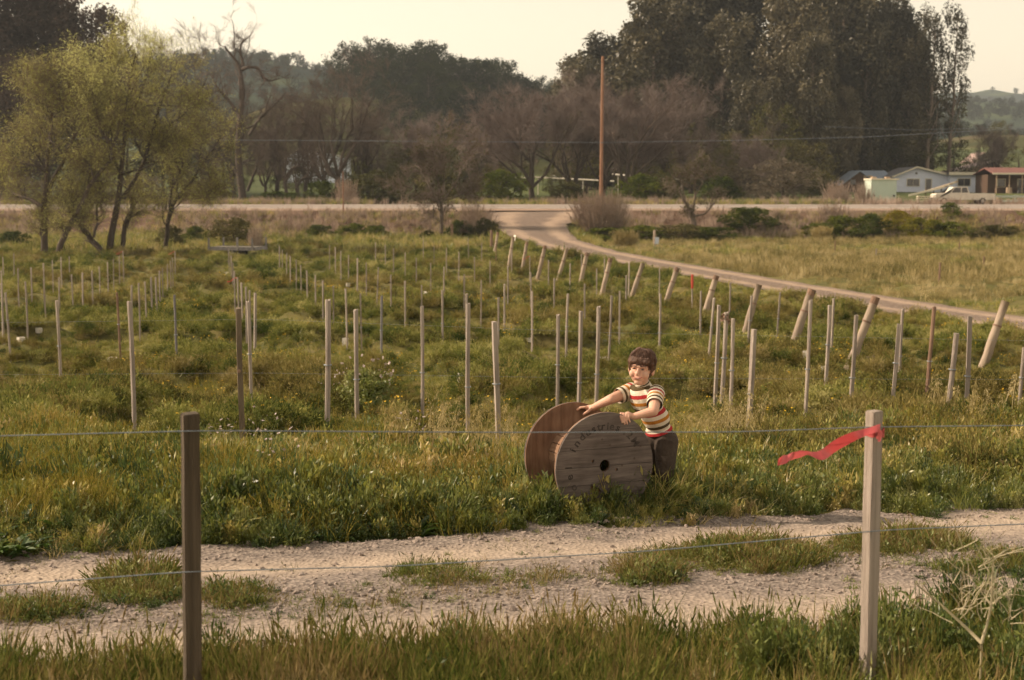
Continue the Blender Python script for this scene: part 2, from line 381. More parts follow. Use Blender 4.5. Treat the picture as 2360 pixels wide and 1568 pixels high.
# paved road on top of the bank, with its gravel shoulder
M_ROAD = mat_solid('worn asphalt', (.20, .165, .14), (.30, .25, .21), .6, .9, bump=.1, world=True)
M_SHOULD = mat_gravel('road shoulder', ((.24, .17, .125), (.31, .22, .165), (.37, .27, .2)), (.42, .31, .23), .3)
rx_ = np.linspace(-170, 190, 240)
def road_strip(name, d0, d1, mat, lift):
    yy = np.linspace(d0, d1, 8); X = np.repeat(rx_[None], 8, 0); Y = np.repeat(yy[:, None], 240, 1) + 0.0 * X
    return tag(obj(name, grid_mesh(name, X, Y, base_z(Y) + lift, mat, {'rut': 0 * X})), kind='structure')
road_strip('road_shoulder', 124.4, 128.4, M_SHOULD, .05)
road_strip('paved_road', 128.0, 136.0, M_ROAD, .054)
M_PAINT = mat_solid('road paint', (.62, .58, .5), (.72, .68, .6), 3, .8, bump=0)
road_strip('road_edge_line', 128.5, 128.72, M_PAINT, .064)

# hills far behind: ridge lines read from the photo
def mat_hill(name, a, b, c, s):
    m, nt, o = newmat(name); d = nt.nodes.new('ShaderNodeBsdfDiffuse'); g = nt.nodes.new('ShaderNodeNewGeometry')
    n1 = noise(nt, s, 5, g.outputs['Position']); r = ramp(nt, [(.38, a), (.52, b), (.66, c)]); nt.links.new(n1.outputs[0], r.inputs[0]); nt.links.new(r.outputs[0], d.inputs[0]); nt.links.new(d.outputs[0], o.inputs[0]); return m
M_HILL1 = mat_hill('wooded hill', (.025, .035, .028), (.045, .06, .036), (.09, .11, .05), .02)
M_HILL2 = mat_hill('grass hill', (.04, .042, .018), (.065, .066, .026), (.10, .08, .045), .03)
def hill(name, d0, depth, ridge, mat, nx=140, ny=30, rough=1.0):
    ridge = np.array(ridge, float); xs = np.linspace(ridge[0, 0], ridge[-1, 0], nx)
    t = np.linspace(-1, 1, ny); ry_ = np.interp(xs, ridge[:, 0], ridge[:, 1])
    X = np.zeros((ny, nx)); Y = np.zeros((ny, nx)); Z = np.zeros((ny, nx))
    top = CZ + (Y0 - ry_) / FPX * d0 * 1.0
    wx = (xs - CX) / FPX * d0
    for k, tk in enumerate(t):
        X[k] = wx; Y[k] = d0 + tk * depth; f = (1 - tk * tk) ** 1.3 if abs(tk) < 1 else 0
        b = base_z(np.full(nx, d0 + tk * depth)) - 4
        Z[k] = b + np.maximum(top - b, 0) * f + (fbm(X[k] * .02, Y[k] * .02, 51) - .5) * .10 * np.maximum(top - b, 0) * (f > 0) * rough
    return tag(obj(name, grid_mesh(name, X, Y, Z, mat)), kind='structure'), (X, Y, Z)
_, H1 = hill('hill', 760, 260, [(-900, 330), (-300, 240), (150, 215), (300, 185), (420, 163), (560, 157), (650, 154), (740, 170), (830, 200), (1000, 215), (1300, 235), (1700, 260), (2000, 300), (2150, 430)], M_HILL1)
_, H2 = hill('hill', 380, 120, [(200, 430), (420, 350), (560, 300), (680, 250), (760, 240), (860, 232), (1000, 228), (1120, 245), (1230, 285), (1400, 345), (1560, 430)], M_HILL2)
_, H3 = hill('hill', 1900, 380, [(1500, 330), (1900, 250), (2100, 222), (2200, 216), (2265, 212), (2310, 222), (2370, 229), (2480, 220), (2700, 240), (3000, 270), (3600, 420)], M_HILL1)
_, H4 = hill('hill', 1100, 260, [(1600, 400), (2000, 300), (2150, 252), (2220, 243), (2300, 254), (2380, 270), (2500, 265), (2800, 300), (3200, 420)], M_HILL1)
_, H5 = hill('hill', 560, 160, [(1700, 430), (2000, 345), (2200, 318), (2300, 320), (2400, 316), (2700, 330), (3100, 420)], M_HILL2)

# ================================================================== GROUND VEGETATION (stuff)
def unlinked_col(name, meshes):
    c = bpy.data.collections.new(name)
    for k, me in enumerate(meshes):
        o = bpy.data.objects.new(f'{name}_{k}', me); c.objects.link(o)
    return c
_groups = {}
def scatter(name, pts, rz, tilt, sc, variants, label, cat):
    """one stuff object: many small plants set on points"""
    pts = np.asarray(pts, np.float32); n = len(pts)
    me = bpy.data.meshes.new(name); me.vertices.add(n); me.vertices.foreach_set('co', pts.ravel())
    rot = np.stack([tilt[:, 0], tilt[:, 1], rz], 1).astype(np.float32)
    a = me.attributes.new('prot', 'FLOAT_VECTOR', 'POINT'); a.data.foreach_set('vector', rot.ravel())
    a = me.attributes.new('psc', 'FLOAT_VECTOR', 'POINT'); a.data.foreach_set('vector', np.asarray(sc, np.float32).ravel())
    a = me.attributes.new('pidx', 'INT', 'POINT'); a.data.foreach_set('value', np.random.default_rng(n).integers(0, len(variants), n).astype(np.int32))
    o = obj(name, me); tag(o, label, cat, kind='stuff')
    coll = unlinked_col(name + '_source', variants)
    ng = bpy.data.node_groups.new(name + '_nodes', 'GeometryNodeTree')
    ng.interface.new_socket('Geometry', in_out='INPUT', socket_type='NodeSocketGeometry'); ng.interface.new_socket('Geometry', in_out='OUTPUT', socket_type='NodeSocketGeometry')
    N = ng.nodes.new; gi = N('NodeGroupInput'); go = N('NodeGroupOutput'); ip = N('GeometryNodeInstanceOnPoints'); ci = N('GeometryNodeCollectionInfo')
    ci.inputs['Collection'].default_value = coll; ci.inputs['Separate Children'].default_value = True; ci.inputs['Reset Children'].default_value = True
    def na(nm, t):
        q = N('GeometryNodeInputNamedAttribute'); q.data_type = t; q.inputs[0].default_value = nm
        return [s for s in q.outputs if s.enabled][0]
    L = ng.links.new
    L(gi.outputs[0], ip.inputs['Points']); L(ci.outputs[0], ip.inputs['Instance']); ip.inputs['Pick Instance'].default_value = True
    L(na('pidx', 'INT'), ip.inputs['Instance Index']); L(na('psc', 'FLOAT_VECTOR'), ip.inputs['Scale'])
    e2r = N('FunctionNodeEulerToRotation'); L(na('prot', 'FLOAT_VECTOR'), e2r.inputs[0]); L(e2r.outputs[0], ip.inputs['Rotation'])
    L(ip.outputs[0], go.inputs[0])
    md = o.modifiers.new('plants', 'NODES'); md.node_group = ng
    return o

def blade_mesh(rng, n, h, spread, wid, curve, mat, name, seed_heads=0, head=.05, lean=(0, 0)):
    """tuft of bent grass blades, each a tapering strip of four quads"""
    mb = MB()
    a = rng.uniform(0, 2 * np.pi, n); rr = spread * np.sqrt(rng.uniform(0, 1, n)); H = h * rng.uniform(.45, 1.1, n)
    p = np.stack([rr * np.cos(a), rr * np.sin(a), np.zeros(n)], 1)
    out_a = a + rng.normal(0, .8, n); c = curve * rng.uniform(.2, 1.3, n) * H
    ts = np.array([0, .35, .7, 1.0]); W = np.array([.8, 1, .7, .06]); side_a = rng.uniform(0, 2 * np.pi, n)
    sd = np.stack([np.cos(side_a), np.sin(side_a), np.zeros(n)], 1)
    V = np.zeros((n, 8, 3))
    for k, t in enumerate(ts):
        q = p + np.stack([np.cos(out_a) * c * t * t + lean[0] * H * t * t, np.sin(out_a) * c * t * t + lean[1] * H * t * t, H * t * (1 - .22 * t * curve)], 1)
        V[:, 2 * k] = q - sd * wid * W[k] / 2; V[:, 2 * k + 1] = q + sd * wid * W[k] / 2
    o = np.arange(n)[:, None] * 8
    Q = np.concatenate([o + np.array([[0, 1, 3, 2]]) + 2 * k for k in range(3)]); mb.add(V.reshape(-1, 3), Q)
    if seed_heads:
        i = rng.integers(0, n, seed_heads); top = (V[i, 6] + V[i, 7]) / 2; dr = unit(top - (V[i, 4] + V[i, 5]) / 2)
        for s_ in range(2):
            sv = unit(np.cross(dr, rdir(rng, seed_heads))); mb.leaves(top - dr * head * .2, dr, sv, head * rng.uniform(.7, 1.2, seed_heads), head * .14)
    return mb.mesh(name, mat)
def herb_mesh(rng, n, h, rad, lf, mat, name, stems=14, dome=True):
    """low bushy weed: many small leaves through a dome"""
    mb = MB()
    d = rdir(rng, n); d[:, 2] = np.abs(d[:, 2]); r = rng.uniform(.35, 1, n) ** .6
    lump = .75 + .35 * np.sin(d[:, 0] * 5 + rng.uniform(0, 6)) * np.sin(d[:, 1] * 6 + rng.uniform(0, 6))
    c = d * (r * lump)[:, None] * np.array([rad, rad, h]); c[:, 2] += .01
    ax = unit(d * .6 + rdir(rng, n) * .8 + np.array([0, 0, .5])); sv = unit(np.cross(ax, rdir(rng, n)))
    mb.leaves(c, ax, sv, lf * rng.uniform(.6, 1.5, n), lf * .42 * rng.uniform(.6, 1.4, n))
    s1 = rdir(rng, stems); s1[:, 2] = np.abs(s1[:, 2]) + .4; s1 = unit(s1) * np.array([rad, rad, h * 1.1]) * rng.uniform(.6, 1.1, stems)[:, None]
    mb.twigs(np.zeros((stems, 3)), s1, .0035, .0015)
    return mb.mesh(name, mat)
def oat_mesh(rng, n, h, mat, name):
    """wild oats: tall pale stems with drooping spikelets"""
    mb = MB()
    for k in range(n):
        a = rng.uniform(0, 6.28); H = h * rng.uniform(.7, 1.1); bx, by = rng.normal(0, .07, 2)
        t = np.linspace(0, 1, 6); lean = rng.uniform(.05, .3) * H
        pts = np.stack([bx + np.cos(a) * lean * t ** 2.5, by + np.sin(a) * lean * t ** 2.5, H * (t - .12 * t ** 3)], 1)
        mb.tube(pts, np.linspace(.003, .0012, 6), 3, False)
        m = 16; tt = rng.uniform(.62, 1, m); c0 = np.stack([np.interp(tt, t, pts[:, q]) for q in range(3)], 1)
        o = rdir(rng, m) * .035; o[:, 2] = -np.abs(o[:, 2]) * .8; c = c0 + o; mb.twigs(c0, c, .0008, .0008)
        ax = unit(o + np.array([0, 0, -.035])); sv = unit(np.cross(ax, rdir(rng, m))); mb.leaves(c + ax * .01, ax, sv, .028, .008)
    return mb.mesh(name, mat)
def dock_mesh(rng, n, L, mat, name):
    mb = MB()
    for k in range(n):
        a = rng.uniform(0, 6.28); up = rng.uniform(.5, 1.3); ln = L * rng.uniform(.6, 1.15); wd = ln * rng.uniform(.16, .26)
        t = np.linspace(0, 1, 6); W = np.sin(np.clip(t * .93 + .07, 0, 1) * np.pi) ** .7 * wd / 2 + .003
        q = np.stack([np.cos(a) * ln * (.25 * t + .5 * t ** 2), np.sin(a) * ln * (.25 * t + .5 * t ** 2), ln * up * (t * .75 - .42 * t ** 2)], 1)
        s = np.array([-np.sin(a), np.cos(a), 0]); V = np.concatenate([q - s * W[:, None] + [0, 0, .008], q + s * W[:, None] + [0, 0, .008], q])
        Q = [(i, 12 + i, 13 + i, i + 1) for i in range(5)] + [(12 + i, 6 + i, 7 + i, 13 + i) for i in range(5)]; mb.add(V, Q)
    return mb.mesh(name, mat)
def flower_mesh(rng, n, h, rad, sz, mstem, mpetal, name):
    mb = MB(); a = rng.uniform(0, 6.28, n); r = rad * np.sqrt(rng.uniform(0, 1, n)); H = h * rng.uniform(.6, 1.1, n)
    b = np.stack([r * np.cos(a) * .5, r * np.sin(a) * .5, np.zeros(n)], 1); t = np.stack([r * np.cos(a), r * np.sin(a), H], 1)
    mb.twigs(b, t, .003, .0015); nq = n * 3
    for k in range(3):
        ax = unit(rdir(rng, n) * [1, 1, .4]); sv = unit(np.cross(ax, np.array([0, 0, 1.]) + .5 * rdir(rng, n))); mb.leaves(t, ax, sv, sz * rng.uniform(.7, 1.2, n), sz * .5)
    V = np.concatenate(mb.V); Q = np.concatenate(mb.Q); mi = np.concatenate([np.zeros(nq, int), np.ones(len(Q) - nq, int)])
    me = fast_mesh(name, V, Q, None, False, mi); me.materials.append(mstem); me.materials.append(mpetal); return me

rng = np.random.default_rng(4)
ML_FOX = mat_leaf('foxtail grass', [(0.063, 0.091, 0.019), (0.137, 0.150, 0.032), (0.194, 0.176, 0.053), (0.252, 0.176, 0.073), (0.366, 0.286, 0.140)], 1.3, .35, fine=9)
ML_LUSH = mat_leaf('lush grass', [(0.058, 0.081, 0.019), (0.152, 0.173, 0.034), (0.268, 0.259, 0.054), (0.395, 0.322, 0.092), (0.559, 0.426, 0.216)], .8, .4, fine=9, gloss=.03)
ML_GOLD = mat_leaf('golden grass', [(0.123, 0.128, 0.022), (0.247, 0.214, 0.040), (0.361, 0.275, 0.065), (0.475, 0.357, 0.140)], .8, .4, fine=8)
ML_WEED = mat_leaf('field weeds', [(0.052, 0.075, 0.020), (0.142, 0.158, 0.041), (0.267, 0.256, 0.070), (0.427, 0.383, 0.155)], .45, .3, fine=5)
ML_WEED2 = mat_leaf('brown weeds', [(0.076, 0.078, 0.026), (0.180, 0.152, 0.048), (0.278, 0.225, 0.076), (0.375, 0.306, 0.143)], .3, .3, fine=4)
ML_HERB = mat_leaf('leafy weeds', [(0.045, 0.073, 0.020), (0.109, 0.146, 0.036), (0.205, 0.226, 0.058), (0.333, 0.320, 0.123)], 1.2, .35, fine=12, gloss=.03)
ML_MEAD = mat_leaf('meadow grass', [(.11, .105, .035), (.26, .21, .085), (.40, .32, .15), (.52, .43, .24)], .35, .35, fine=3)
ML_OAT = mat_leaf('wild oats', [(.34, .27, .10), (.45, .36, .17), (.55, .45, .25)], 1, .3)
ML_DOCK = mat_leaf('broad leaves', [(.03, .06, .010), (.06, .105, .016), (.10, .15, .022)], 1.5, .3, gloss=.06)
ML_DRY = mat_leaf('dry stems', [(.26, .19, .145), (.38, .29, .225), (.48, .38, .31)], .4, .15)
M_YEL = mat_solid('yellow petals', (.62, .38, .02), (.72, .46, .03), 20, .6, bump=0)
M_WHT = mat_solid('pale petals', (.46, .36, .33), (.60, .5, .46), 20, .6, bump=0)

def pick(n, x0, x1, y0, y1, keep, dens_fall=None):
    x = rng.uniform(x0, x1, n); y = rng.uniform(y0, y1, n); z = terrain(x, y); px, py = proj(x, y, z)
    m = keep(x, y, px, py); return np.stack([x, y, z], 1)[m], px[m], py[m]
def place(name, pts, variants, s0, s1, label, cat, tiltv=.12, zs=(.8, 1.25), sink=.01, smul=None):
    n = len(pts); s = rng.uniform(s0, s1, n)
    if smul is not None: s = s * smul
    sc = np.stack([s, s, s * rng.uniform(*zs, n)], 1); p = pts.copy(); p[:, 2] -= sink
    return scatter(name, p, rng.uniform(0, 6.28, n), rng.normal(0, tiltv, (n, 2)), sc, variants, label, cat)
def view(x, y, m=1.3): return np.abs(x) < .36 * m * y + 1.0
def offtrack(x, y, a=0.0, b=1.0):
    t = trk_t(x, y) + (fbm(x * 2.3, y * 2.3, 77) - .5) * .22; return (t < a) | (t > b)
def rnd(p, s, k): return fbm(p[:, 0] * s, p[:, 1] * s, k)

# 1. foxtail grass in front of the track
dL, dR = 4.2, 4.6
fox = [blade_mesh(rng, 24, .155, .06, .0034, .35, ML_FOX, 'foxtail', 11, .042) for _ in range(5)]
def k1(x, y, px, py):
    gap = (np.abs(px - 1462 - (py - 1400) * .05) < 45 + 10 * fbm(px * .02, py * .02, 3)) & (py < 1480)
    edge = np.interp(px, [-400, 0, 500, 900, 1200, 1420, 1500, 1700, 2000, 2360, 2800], [1580, 1572, 1562, 1530, 1490, 1490, 1515, 1470, 1440, 1410, 1390]) + (fbm(x * 2.6, y * 2.6, 71) - .5) * 130
    post = ((np.abs(px - 441) < 42) & (y < dL)) | ((np.abs(px - 2003) < 40) & (y < dR))
    return (py > edge) & ~gap & ~post
p, px, py = pick(24000, -4.8, 5.4, 2.8, 6.2, k1)
thin = rng.uniform(0, 1, len(p)) < np.clip(.45 + 1.6 * (rnd(p, 1.6, 72) - .4) - .5 * (px > 1500), .12, 1)
thin &= ~((px > 2080) & (px < 2330) & (p[:, 1] < 4.5) & (rng.uniform(0, 1, len(p)) < .8))
place('foxtail_grass', p[thin], fox, .8, 1.35, 'brownish foxtail grass along the near edge of the gravel track', 'grass')
und = [blade_mesh(rng, 22, .10, .08, .005, .5, ML_LUSH, 'short_grass') for _ in range(3)]
place('short_grass', p[::2], und, .7, 1.4, 'short green grass under the foxtails', 'grass')
# 2. leafy weeds at the right, in front of the track
rw = [herb_mesh(rng, 420, .25, .14, .024, ML_HERB, 'leafy_weed', 30) for _ in range(4)]
p, px, py = pick(3400, -4.6, 5.4, 2.8, 6.2, lambda x, y, px, py: k1(x, y, px, py) & ((px > 1480) | (rng.uniform(0, 1, len(px)) < .10)) & (fbm(x * 1.6, y * 1.6, 73) > .40))
ok = ~((px > 2060) & (px < 2340) & (p[:, 1] < 4.75)); place('leafy_weeds', p[ok], rw, .5, 1.0, 'bushy green weeds growing in front of the pale square stake', 'weeds')
# 3. patches between the wheel ruts
def patch_v(x, y, px, py):
    r = np.zeros(px.shape)
    for (x0, x1, y0, y1, v) in ((195, 450, 1312, 1420, 1.25), (-80, 290, 1375, 1460, .95), (430, 660, 1345, 1425, .75), (890, 1165, 1298, 1368, 1.0), (1105, 1330, 1312, 1368, .6), (1395, 1600, 1270, 1366, 1.15), (1520, 1960, 1252, 1334, 1.1), (1890, 2280, 1228, 1300, 1.0), (2120, 2440, 1270, 1345, 1.0)):
        cx, cy, wx, wy = (x0 + x1) / 2, (y0 + y1) / 2, (x1 - x0) / 2, (y1 - y0) / 2
        r = np.maximum(r, v * np.clip(1.15 - ((px - cx) / wx) ** 2 - ((py - cy) / wy) ** 2, 0, 1))
    t = trk_t(x, y); r = np.maximum(r, .34 * np.exp(-((t - .50 - .05 * np.sin(x * 1.3)) / .075) ** 2))
    return r * np.clip(.0 + 2.1 * fbm(x * 3.2, y * 3.2, 74), 0, 1.4)
p, px, py = pick(36000, -3.4, 3.8, 4.6, 8.5, lambda x, y, a, b: (patch_v(x, y, a, b) > rng.uniform(.06, 1.1, len(x))))
pv = .36 + .66 * patch_v(p[:, 0], p[:, 1], px, py)
dw = [herb_mesh(rng, 130, .06, .07, .014, ML_HERB, 'low_weed', 8) for _ in range(4)]
sf = [blade_mesh(rng, 15, .10, .05, .003, .5, ML_FOX, 'short_foxtail', 8, .032) for _ in range(4)]
h = len(p) // 3
place('low_weeds', p[:h], dw, .7, 1.3, 'low green weeds growing between the wheel ruts', 'weeds', smul=pv[:h])
place('rut_grass', p[h:], sf, .6, 1.25, 'short brown grass growing between the wheel ruts', 'grass', smul=pv[h:])
n = 1500; x = rng.uniform(-3.4, 4, n); y = rng.uniform(4.6, 8.4, n); m = np.abs(trk_t(x, y) - .5) < .5; q = np.stack([x, y, terrain(x, y)], 1)[m]
q = q[rnd(q, 1.1, 93) > .47]; place('stray_weeds', q[:420], dw + sf, .28, .7, 'stray little weeds on the gravel of the track', 'weeds')
# 4. lush verge between the track and the vineyard
lush = [blade_mesh(rng, 22, .19, .08, .0048, .8, ML_LUSH, 'verge_grass', 4, .04) for _ in range(5)]
gold = [blade_mesh(rng, 26, .20, .09, .0036, .45, ML_GOLD, 'golden_grass', 16, .04) for _ in range(4)]
vherb = [herb_mesh(rng, 260, .17, .13, .024, ML_HERB, 'verge_herb', 20) for _ in range(4)] + [herb_mesh(rng, 200, .20, .11, .030, ML_LUSH, 'verge_herb', 20) for _ in range(2)]
keep4 = lambda x, y, px, py: (trk_t(x, y) > 1.0 + (fbm(x * 2.0, y * 2.0, 75) - .5) * .22) & view(x, y)
p, px, py = pick(42000, -6, 6.6, 5.4, 12.5, lambda x, y, a, b: keep4(x, y, a, b) & (rng.uniform(0, 1, len(x)) < 1.15 - .055 * y))
near = trk_t(p[:, 0], p[:, 1]); q = rnd(p, .8, 76) + .25 * (px < 420) * (py < 1180) - .30 * (near < 1.18) - .22 * ((px > 1180) & (px < 1330)) + .16 * (rng.uniform(0, 1, len(p)) - .5)
hf = np.clip(.45 + 1.0 * rnd(p, 1.3, 79), .45, 1.4) * np.where(near < 1.07, .7, 1)
u = rng.uniform(0, 1, len(p)); hb = u < np.where(rnd(p, .9, 80) > .47, .58, .22); g = (q > .47) & ~hb; l = ~g & ~hb
place('verge_grass', p[l], lush, .75, 1.3, 'lush green grass between the gravel track and the spool', 'grass', smul=hf[l], tiltv=.25)
place('golden_grass', p[g], gold, .7, 1.25, 'golden seeding grass on the verge beside the track', 'grass', smul=hf[g], tiltv=.2)
place('verge_herbs', p[hb], vherb, .7, 1.3, 'leafy green weeds mixed into the verge grass', 'weeds', smul=hf[hb])
# 5. field weeds
weeds = [herb_mesh(rng, 330, .15, .19, .023, ML_WEED, 'field_weed', 22) for _ in range(5)]
brown = [herb_mesh(rng, 300, .15, .19, .022, ML_WEED2, 'brown_weed', 30) for _ in range(4)]
def offroad(x, y, m=.15): sd, _, hw = side_road(x, y); return sd > hw + m + (fbm(x * .8, y * .8, 78) - .5) * .7
def left_of_road(x, y): xr = np.interp(y, SRS[::-1, 1], SRS[::-1, 0]); return x < xr
def field_pts(n, y0, y1, pw=1.0):
    y = y0 + (y1 - y0) * rng.uniform(0, 1, n) ** pw; x = rng.uniform(-1, 1, n) * (.42 * y + 1.5)
    m = offroad(x, y); x, y = x[m], y[m]; return np.stack([x, y, terrain(x, y)], 1)
p = np.concatenate([field_pts(7500, 9.3, 20), field_pts(13500, 18, 45), field_pts(15000, 42, 117)])
lf = left_of_road(p[:, 0], p[:, 1]) | (p[:, 1] < 30)
pf, pr = p[lf], p[~lf]
sc = 1 + np.clip((pf[:, 1] - 20) / 60, 0, 1) * 1.3
hn = hummock(pf[:, 0], pf[:, 1]); bn = rnd(pf, .16, 82) + .35 * (rng.uniform(0, 1, len(pf)) - .5)
smul = sc * (.52 + .78 * hn + .25 * (rnd(pf, 2.0, 92) - .5)); b = bn > .57
place('field_weeds', pf[~b], weeds, .8, 1.25, 'low mounded green weeds covering the vineyard field', 'weeds', smul=smul[~b])
place('brown_field_weeds', pf[b], brown, .8, 1.25, 'brownish low weeds in patches across the vineyard field', 'weeds', smul=smul[b])
p = np.concatenate([field_pts(4200, 10, 24), field_pts(5000, 22, 60)]); p = p[left_of_road(p[:, 0], p[:, 1])]
fg = [blade_mesh(rng, 14, .20, .14, .0045, .6, ML_LUSH, 'field_grass', 6, .035) for _ in range(2)] + [blade_mesh(rng, 14, .22, .14, .004, .45, ML_GOLD, 'field_gold', 9, .04) for _ in range(2)]
place('field_grass', p, fg, .6, 1.25, 'thin grass growing among the vineyard weeds', 'grass', smul=.6 + .7 * rnd(p, .7, 83) + np.clip((p[:, 1] - 20) / 60, 0, .8))
# 6. pale meadow right of the dirt road and along the field end
mead = [blade_mesh(rng, 26, .5, .3, .02, .45, ML_MEAD, 'meadow_grass', 8, .1) for _ in range(4)]
n = 9000; y = rng.uniform(30, 117, n); x = rng.uniform(0, 1, n) * (.44 * y - 1) + 1; m = offroad(x, y, .4) & ~left_of_road(x, y); x, y = x[m], y[m]
p = np.stack([x, y, terrain(x, y)], 1); h = np.where(p[:, 1] < 62, .55, 1.0) * (.5 + .8 * rnd(p, .12, 84))
gm = (rnd(p, .1, 85) > .56)
place('meadow_grass', p[~gm], mead, .7, 1.2, 'pale dry meadow grass beyond the dirt road', 'grass', smul=h[~gm])
place('green_meadow_grass', p[gm], [blade_mesh(rng, 26, .42, .3, .02, .45, ML_LUSH, 'green_meadow') for _ in range(3)], .7, 1.2, 'green grass patches in the meadow beyond the dirt road', 'grass', smul=h[gm])
n = 3600; y = rng.uniform(92, 118, n); x = rng.uniform(-.42, .06, n) * y; p = np.stack([x, y, terrain(x, y)], 1); p = p[offroad(x, y, .2) & (fbm(x * .12, y * .12, 86) + .012 * (y - 104) > .45)]
place('far_grass', p, [blade_mesh(rng, 26, .6, .35, .025, .45, ML_LUSH, 'far_grass') for _ in range(2)] + mead[:1], .7, 1.35, 'tall pale green grass at the far end of the vineyard', 'grass')
# 7. dry stems on the bank and along the paved road
dry = [blade_mesh(rng, 26, 1.0, .35, .03, .22, ML_DRY, 'dry_stems', 10, .15) for _ in range(4)]
n = 5200; y = np.where(rng.uniform(0, 1, n) < .62, rng.uniform(116.5, 123.6, n), rng.uniform(137, 143, n)); x = rng.uniform(-.45, .45, n) * y
d = (fbm(x * .09, y * .2, 87) > .47) | (rng.uniform(0, 1, n) < .18); m = offroad(x, y, .6) & d; x, y = x[m], y[m]; p = np.stack([x, y, terrain(x, y)], 1)
place('dry_bank_weeds', p, dry, .35, .95, 'dry pinkish weed stems along the road bank', 'weeds')
n = 2600; y = rng.uniform(136.8, 150, n); x = rng.uniform(-.45, .45, n) * y; p = np.stack([x, y, terrain(x, y)], 1); p = p[fbm(x * .1, y * .1, 88) > .42]
place('roadside_grass', p, [blade_mesh(rng, 26, .55, .4, .035, .4, ML_LUSH, 'roadside_grass') for _ in range(3)], .6, 1.3, 'rough green grass on the far side of the paved road', 'grass')
n = 2600; y = 117 + 6.3 * rng.uniform(0, 1, n) ** 1.6; x = rng.uniform(-.45, .45, n) * y; m = offroad(x, y, .5) & ((fbm(x * .07, y * .2, 94) > .46) | (x > 18)); x, y = x[m], y[m]; p = np.stack([x, y, terrain(x, y)], 1)
place('bank_grass', p, [blade_mesh(rng, 26, .6, .4, .03, .5, ML_LUSH, 'bank_grass') for _ in range(2)] + [blade_mesh(rng, 26, .7, .4, .03, .4, ML_MEAD, 'bank_straw') for _ in range(2)], .5, 1.15, 'green and straw coloured grass on the slope below the paved road', 'grass')
# 8. wild oats, broad leaves, flowers
oats = [oat_mesh(rng, 6, .52, ML_OAT, 'wild_oat') for _ in range(4)]
def region(px, py, lst, s=75):
    r = np.zeros(px.shape, bool)
    for (x0, x1, y0, y1) in lst: r |= (px > x0) & (px < x1) & (py > y0) & (py < y1)
    return r
p, px, py = pick(14000, -5, 6, 7.2, 15, lambda x, y, a, b: region(a, b, [(1010, 1200, 985, 1120), (1535, 1760, 985, 1110), (1780, 1850, 1000, 1090), (2150, 2360, 960, 1020), (620, 1010, 1040, 1080)]))
p = p[(rnd(p, 1.4, 89) > .5)]; place('wild_oats', p[:70], oats, .55, 1.0, 'pale drooping wild oats beside the spool and the stakes', 'grass')
dock = [dock_mesh(rng, 13, .25, ML_DOCK, 'dock') for _ in range(4)]
p, px, py = pick(5000, -4, 5, 6, 9.5, lambda x, y, a, b: region(a, b, [(-40, 210, 1185, 1285), (290, 480, 1175, 1262), (530, 680, 1190, 1250), (950, 1010, 1180, 1240), (1480, 1700, 1130, 1195), (700, 900, 1195, 1245), (1040, 1240, 1190, 1225)]))
place('broad_leaf_weeds', p[:230], dock, .32, .68, 'dark broad leaved weeds at the edge of the gravel track', 'weeds')
yf = [flower_mesh(rng, 7, .2, .16, .032, ML_WEED, M_YEL, 'yellow_flowers') for _ in range(3)]
p, px, py = pick(16000, -14, 16, 11, 60, lambda x, y, a, b: view(x, y) & left_of_road(x, y) & offroad(x, y, .5) & ((fbm(x * .35, y * .3, 90) > .60) | region(a, b, [(1500, 1950, 790, 900)])))
place('yellow_flowers', p[:420], yf, .7, 1.3, 'small yellow wild flowers dotted over the vineyard field', 'flowers', smul=1 + np.clip((p[:420, 1] - 20) / 50, 0, .8))
wf = [flower_mesh(rng, 9, .42, .16, .035, ML_WEED, M_WHT, 'white_flowers') for _ in range(3)]
p, px, py = pick(9000, -5, 2, 8, 20, lambda x, y, a, b: region(a, b, [(470, 680, 1040, 1130), (250, 300, 1060, 1100), (740, 880, 905, 950), (880, 960, 1060, 1100)]))
place('white_flowers', p[:14], wf, .6, 1.0, 'pale pinkish wild radish flowers beside the dark stake', 'flowers')
# 9. stones on the track
def rock_mesh(rng, name, mat):
    import bmesh
    bm = bmesh.new(); bmesh.ops.create_icosphere(bm, subdivisions=1, radius=1)
    for v in bm.verts: v.co *= rng.uniform(.65, 1.15)
    me = bpy.data.meshes.new(name); bm.to_mesh(me); bm.free(); me.materials.append(mat); return me
M_STONE = mat_solid('track stone', (.17, .14, .12), (.38, .30, .25), 3, .9, bump=.3)
rocks = [rock_mesh(rng, 'stone', M_STONE) for _ in range(6)]
p, px, py = pick(46000, -3.6, 4.2, 4.4, 8.6, lambda x, y, a, b: (np.abs(trk_t(x, y) - .5) < .52) & (rng.uniform(0, 1, len(x)) < .04 + .9 * np.clip(fbm(x * 1.3, y * 1.6, 91) - .42, 0, 1) + .6 * np.exp(-((trk_t(x, y) - .53) / .11) ** 2) + .5 * np.exp(-((trk_t(x, y) - 1.0) / .08) ** 2)))
n = len(p); s = .0038 + .013 * rng.uniform(0, 1, n) ** 3; s = np.where(rng.uniform(0, 1, n) < .02, s + .011, s); p[:, 2] += .012
scatter('gravel', p, rng.uniform(0, 6, n), rng.normal(0, .5, (n, 2)), np.stack([s * 1.2, s, s * .7], 1), rocks, 'grey and tan stones lying loose on the track', 'gravel')

